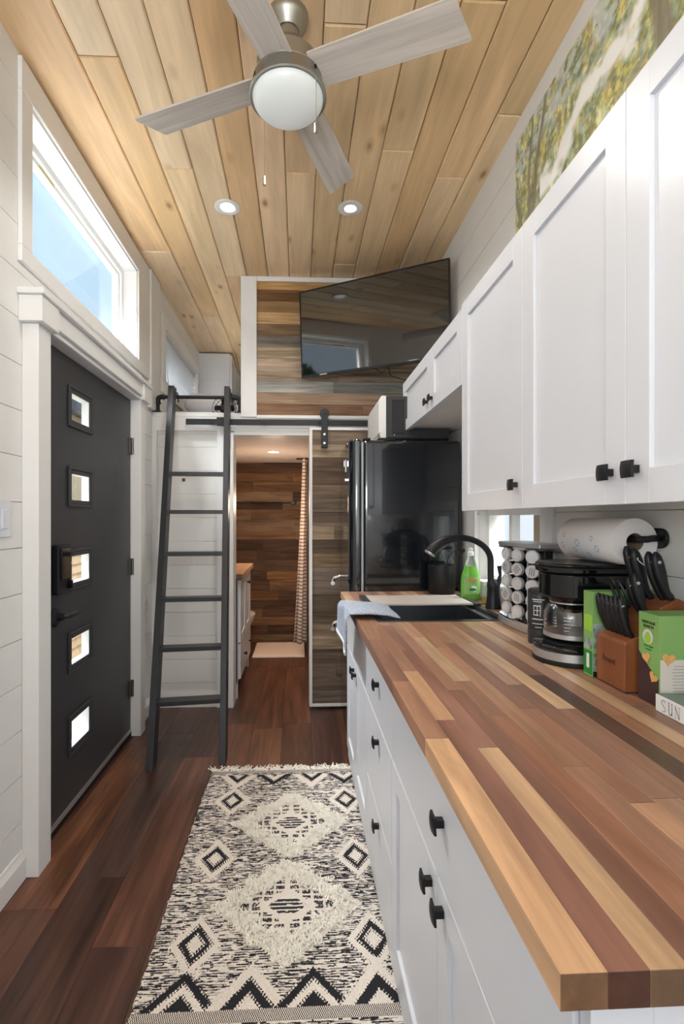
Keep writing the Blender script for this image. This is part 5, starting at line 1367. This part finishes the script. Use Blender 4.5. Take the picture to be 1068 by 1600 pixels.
# side panel facing the aisle: u runs towards the camera
MS = lambda y, z, d=.0006: frame_at((hx0 - d, y, z), (0, -1, 0), (0, 0, 1))
def on_side(y0, y1, z0, z1, mat, d=.0004): return MB().box(hx0 - d, hx0 - .00005, y0, y1, z0, z1).build('print', mat, bx_)
m = MB(); m.M = frame_at((hx0 - .00045, hy1, CT + .002), (0, -1, 0), (0, 0, 1)); m.prism([(0, 0), (.063, 0), (.063, .058), (.036, .075), (0, .107)], 2, 0, .0003); m.build('print', 'plum', bx_)
text('HERITAGE', .0088, MS(1.050, 1.089), 'lettering', 'ink', bx_); text('RANCH', .0088, MS(1.050, 1.080), 'lettering', 'ink', bx_)
m = MB(); m.M = MS(1.052, 1.058); m.lathe([(.016, 0), (.016, .0002), (0, .0002)], (0, 0, 0), 24); m.build('print', 'textp', bx_)
m = MB(); m.M = MS(1.052, 1.056, .0011); m.prism([(.009 * math.cos(a) * (1 - .28 * math.sin(a)), .0125 * math.sin(a)) for a in [2 * math.pi * k / 22 for k in range(22)]], 2, 0, .0004); m.build('pear_print', 'lime', bx_)
text('Green Apple', .0055, MS(1.050, 1.038), 'lettering', 'dgreen', bx_); text('Crackers', .0055, MS(1.050, 1.031), 'lettering', 'dgreen', bx_)
cracker(MS(1.056, 1.012, .0011) @ Matrix.Rotation(R(14), 4, 'Z'), .0135); cracker(MS(1.034, .975, .0011) @ Matrix.Rotation(R(-24), 4, 'Z'), .0135)
# ---- book
bk = thing('white_spined_book', 'thick white book with sage cover lying flat at the right edge', 'book', (.83, .87, CT))
MB().box(.748, .922, .70, 1.010, CT + .001, CT + .0034).build('back_cover', 'sage', bk, bevel=.0008)
MB().box(.751, .918, .703, 1.007, CT + .0036, CT + .0318).build('pages', 'pages', bk)
MB().box(.7478, .922, .70, 1.010, CT + .032, CT + .0352).build('front_cover', 'sage', bk, bevel=.0008)
MB().box(.7448, .7476, .70, 1.010, CT + .001, CT + .0352).build('spine', 'pages', bk, bevel=.0008)
# serif lettering S U N O F built from thin strokes
def stroke(m, pts, w, d=.0004):
    for (a, b), (c, e_) in zip(pts, pts[1:]):
        dx, dy = c - a, e_ - b; l = math.hypot(dx, dy) or 1; nx_, ny_ = -dy / l * w / 2, dx / l * w / 2
        m.add([(a + nx_, b + ny_, d), (a - nx_, b - ny_, d), (c - nx_, e_ - ny_, d), (c + nx_, e_ + ny_, d)], [(0, 1, 2, 3)])
Hh = .024; Wd = .0125
def glyph(ch, m, x):
    tk, tn = .0017, .0007
    if ch == 'S':
        cen = [(x + Wd * (.5 + .42 * math.cos(R(a))), Hh * (.76 + .22 * math.sin(R(a)))) for a in range(30, 230, 20)] + [(x + Wd * .35, Hh * .58), (x + Wd * .68, Hh * .40)] + [(x + Wd * (.5 + .42 * math.cos(R(a))), Hh * (.24 + .22 * math.sin(R(a)))) for a in range(50, -150, -20)]
        stroke(m, cen, .0012); stroke(m, [(x + Wd * .86, Hh * .80), (x + Wd * .86, Hh * 1.0)], tn)
    if ch == 'U':
        stroke(m, [(x + .2 * Wd, Hh), (x + .2 * Wd, Hh * .25), (x + .3 * Wd, Hh * .08), (x + .5 * Wd, 0), (x + .72 * Wd, Hh * .06), (x + .85 * Wd, Hh * .25)], tk); stroke(m, [(x + .88 * Wd, Hh), (x + .88 * Wd, 0)], tk * .8)
        stroke(m, [(x, Hh), (x + .42 * Wd, Hh)], tn); stroke(m, [(x + .68 * Wd, Hh), (x + 1.05 * Wd, Hh)], tn)
    if ch == 'N':
        stroke(m, [(x + .12 * Wd, 0), (x + .12 * Wd, Hh)], tn); stroke(m, [(x + .05 * Wd, Hh), (x + .95 * Wd, 0)], tk); stroke(m, [(x + .95 * Wd, 0), (x + .95 * Wd, Hh)], tn)
        stroke(m, [(x - .06 * Wd, 0), (x + .3 * Wd, 0)], tn); stroke(m, [(x + .75 * Wd, Hh), (x + 1.12 * Wd, Hh)], tn)
    m2 = m
m = MB(); m.M = frame_at((.7447, 1.010, CT + .0055), (0, -1, 0), (0, 0, 1))
for k, ch in enumerate('SUN'): glyph(ch, m, .017 + k * .0185)
m.build('spine_lettering', 'inkg', bk)
nb = thing('grey_booklet', 'thin grey booklet with pale pages lying on top of the white book', 'booklet', (.86, .85, CT + .036))
MB().box(.79, .915, .71, .985, CT + .0356, CT + .039).build('pages', 'pages', nb)
MB().box(.788, .917, .708, .987, CT + .0392, CT + .042).build('cover', 'darkp', nb, bevel=.0006)

# ================================================================ OUTSIDE
MB().box(-30, 30, -30, 30, -.75, -.6).build('ground', 'ground', kind='structure')
nh = thing('neighbour_house', 'tan shingle clad wall of the house close outside the front door', 'house', (-3.0, 7.5, -.6))
hwl = MB().box(-3.05, -2.92, 5.2, 9.5, -.6, 1.30).build('wall', 'post', nh)
z = -.6; r_ = 0; rs2 = random.Random(3)
while z < 1.2:
    y = 5.4 + (r_ % 2) * .08
    while y < 8.6:
        wd = rs2.uniform(.14, .22)
        MB().add([(-2.92, y, z), (-2.92, y + wd - .012, z), (-2.92, y + wd - .012, z + .125), (-2.92, y, z + .125), (-2.895, y, z), (-2.895, y + wd - .012, z), (-2.91, y + wd - .012, z + .125), (-2.91, y, z + .125)],
                 [(4, 5, 6, 7), (0, 1, 5, 4), (0, 4, 7, 3), (1, 2, 6, 5), (3, 7, 6, 2)]).build('shingle', 'shingle', hwl, col=jit(L(204, 176, 142), .08, .03))
        y += wd
    z += .12; r_ += 1
MB().box(-3.15, -2.80, 5.1, 9.6, 1.30, 1.36).build('sill', 'vinyl', nh)
fb = thing('far_building', 'pale boarded building with dark eave seen through the top door lites', 'building', (-6.5, 14, -.6))
fw = MB().box(-6.6, -6.5, 9, 19, -.6, 4.3).build('wall', 'fence', fb)
yy_ = 11.0
while yy_ < 17.5:
    MB().box(-6.5, -6.48, yy_, yy_ + .24, -.4, 4.0).build('board', 'fence', fw); yy_ += .25
MB().box(-6.9, -6.2, 8.8, 19.2, 4.3, 4.6).build('eave', 'darkp', fb)
# trees seen reflected behind the camera
def tree(x, y, h, s, lb):
    t = thing('leafy_tree', lb, 'tree', (x, y, -.6)); r2 = random.Random(s)
    MB().tube([(x, y, -.6), (x + .1, y, h * .4), (x - .1, y, h * .75)], [.16, .12, .05], 8).build('trunk', 'bark', t)
    m = MB()
    for _ in range(1500):
        a, b, c = r2.gauss(0, 1), r2.gauss(0, 1), r2.gauss(0, 1); l = math.sqrt(a * a + b * b + c * c); q = h * .34 * r2.uniform(.5, 1)
        p = Vector((x + a / l * q, y + b / l * q, h * .72 + c / l * q * .9)); u = Vector((r2.gauss(0, 1), r2.gauss(0, 1), r2.gauss(0, 1))).normalized() * .13; v = u.orthogonal().normalized() * .08
        m.add([tuple(p + u), tuple(p + v), tuple(p - u), tuple(p - v)], [(0, 1, 2, 3)])
    m.build('foliage', 'leaf', t, kind='stuff')
tree(-8.5, -1.2, 4.3, 1, 'bushy green tree outside, mirrored in the television screen')
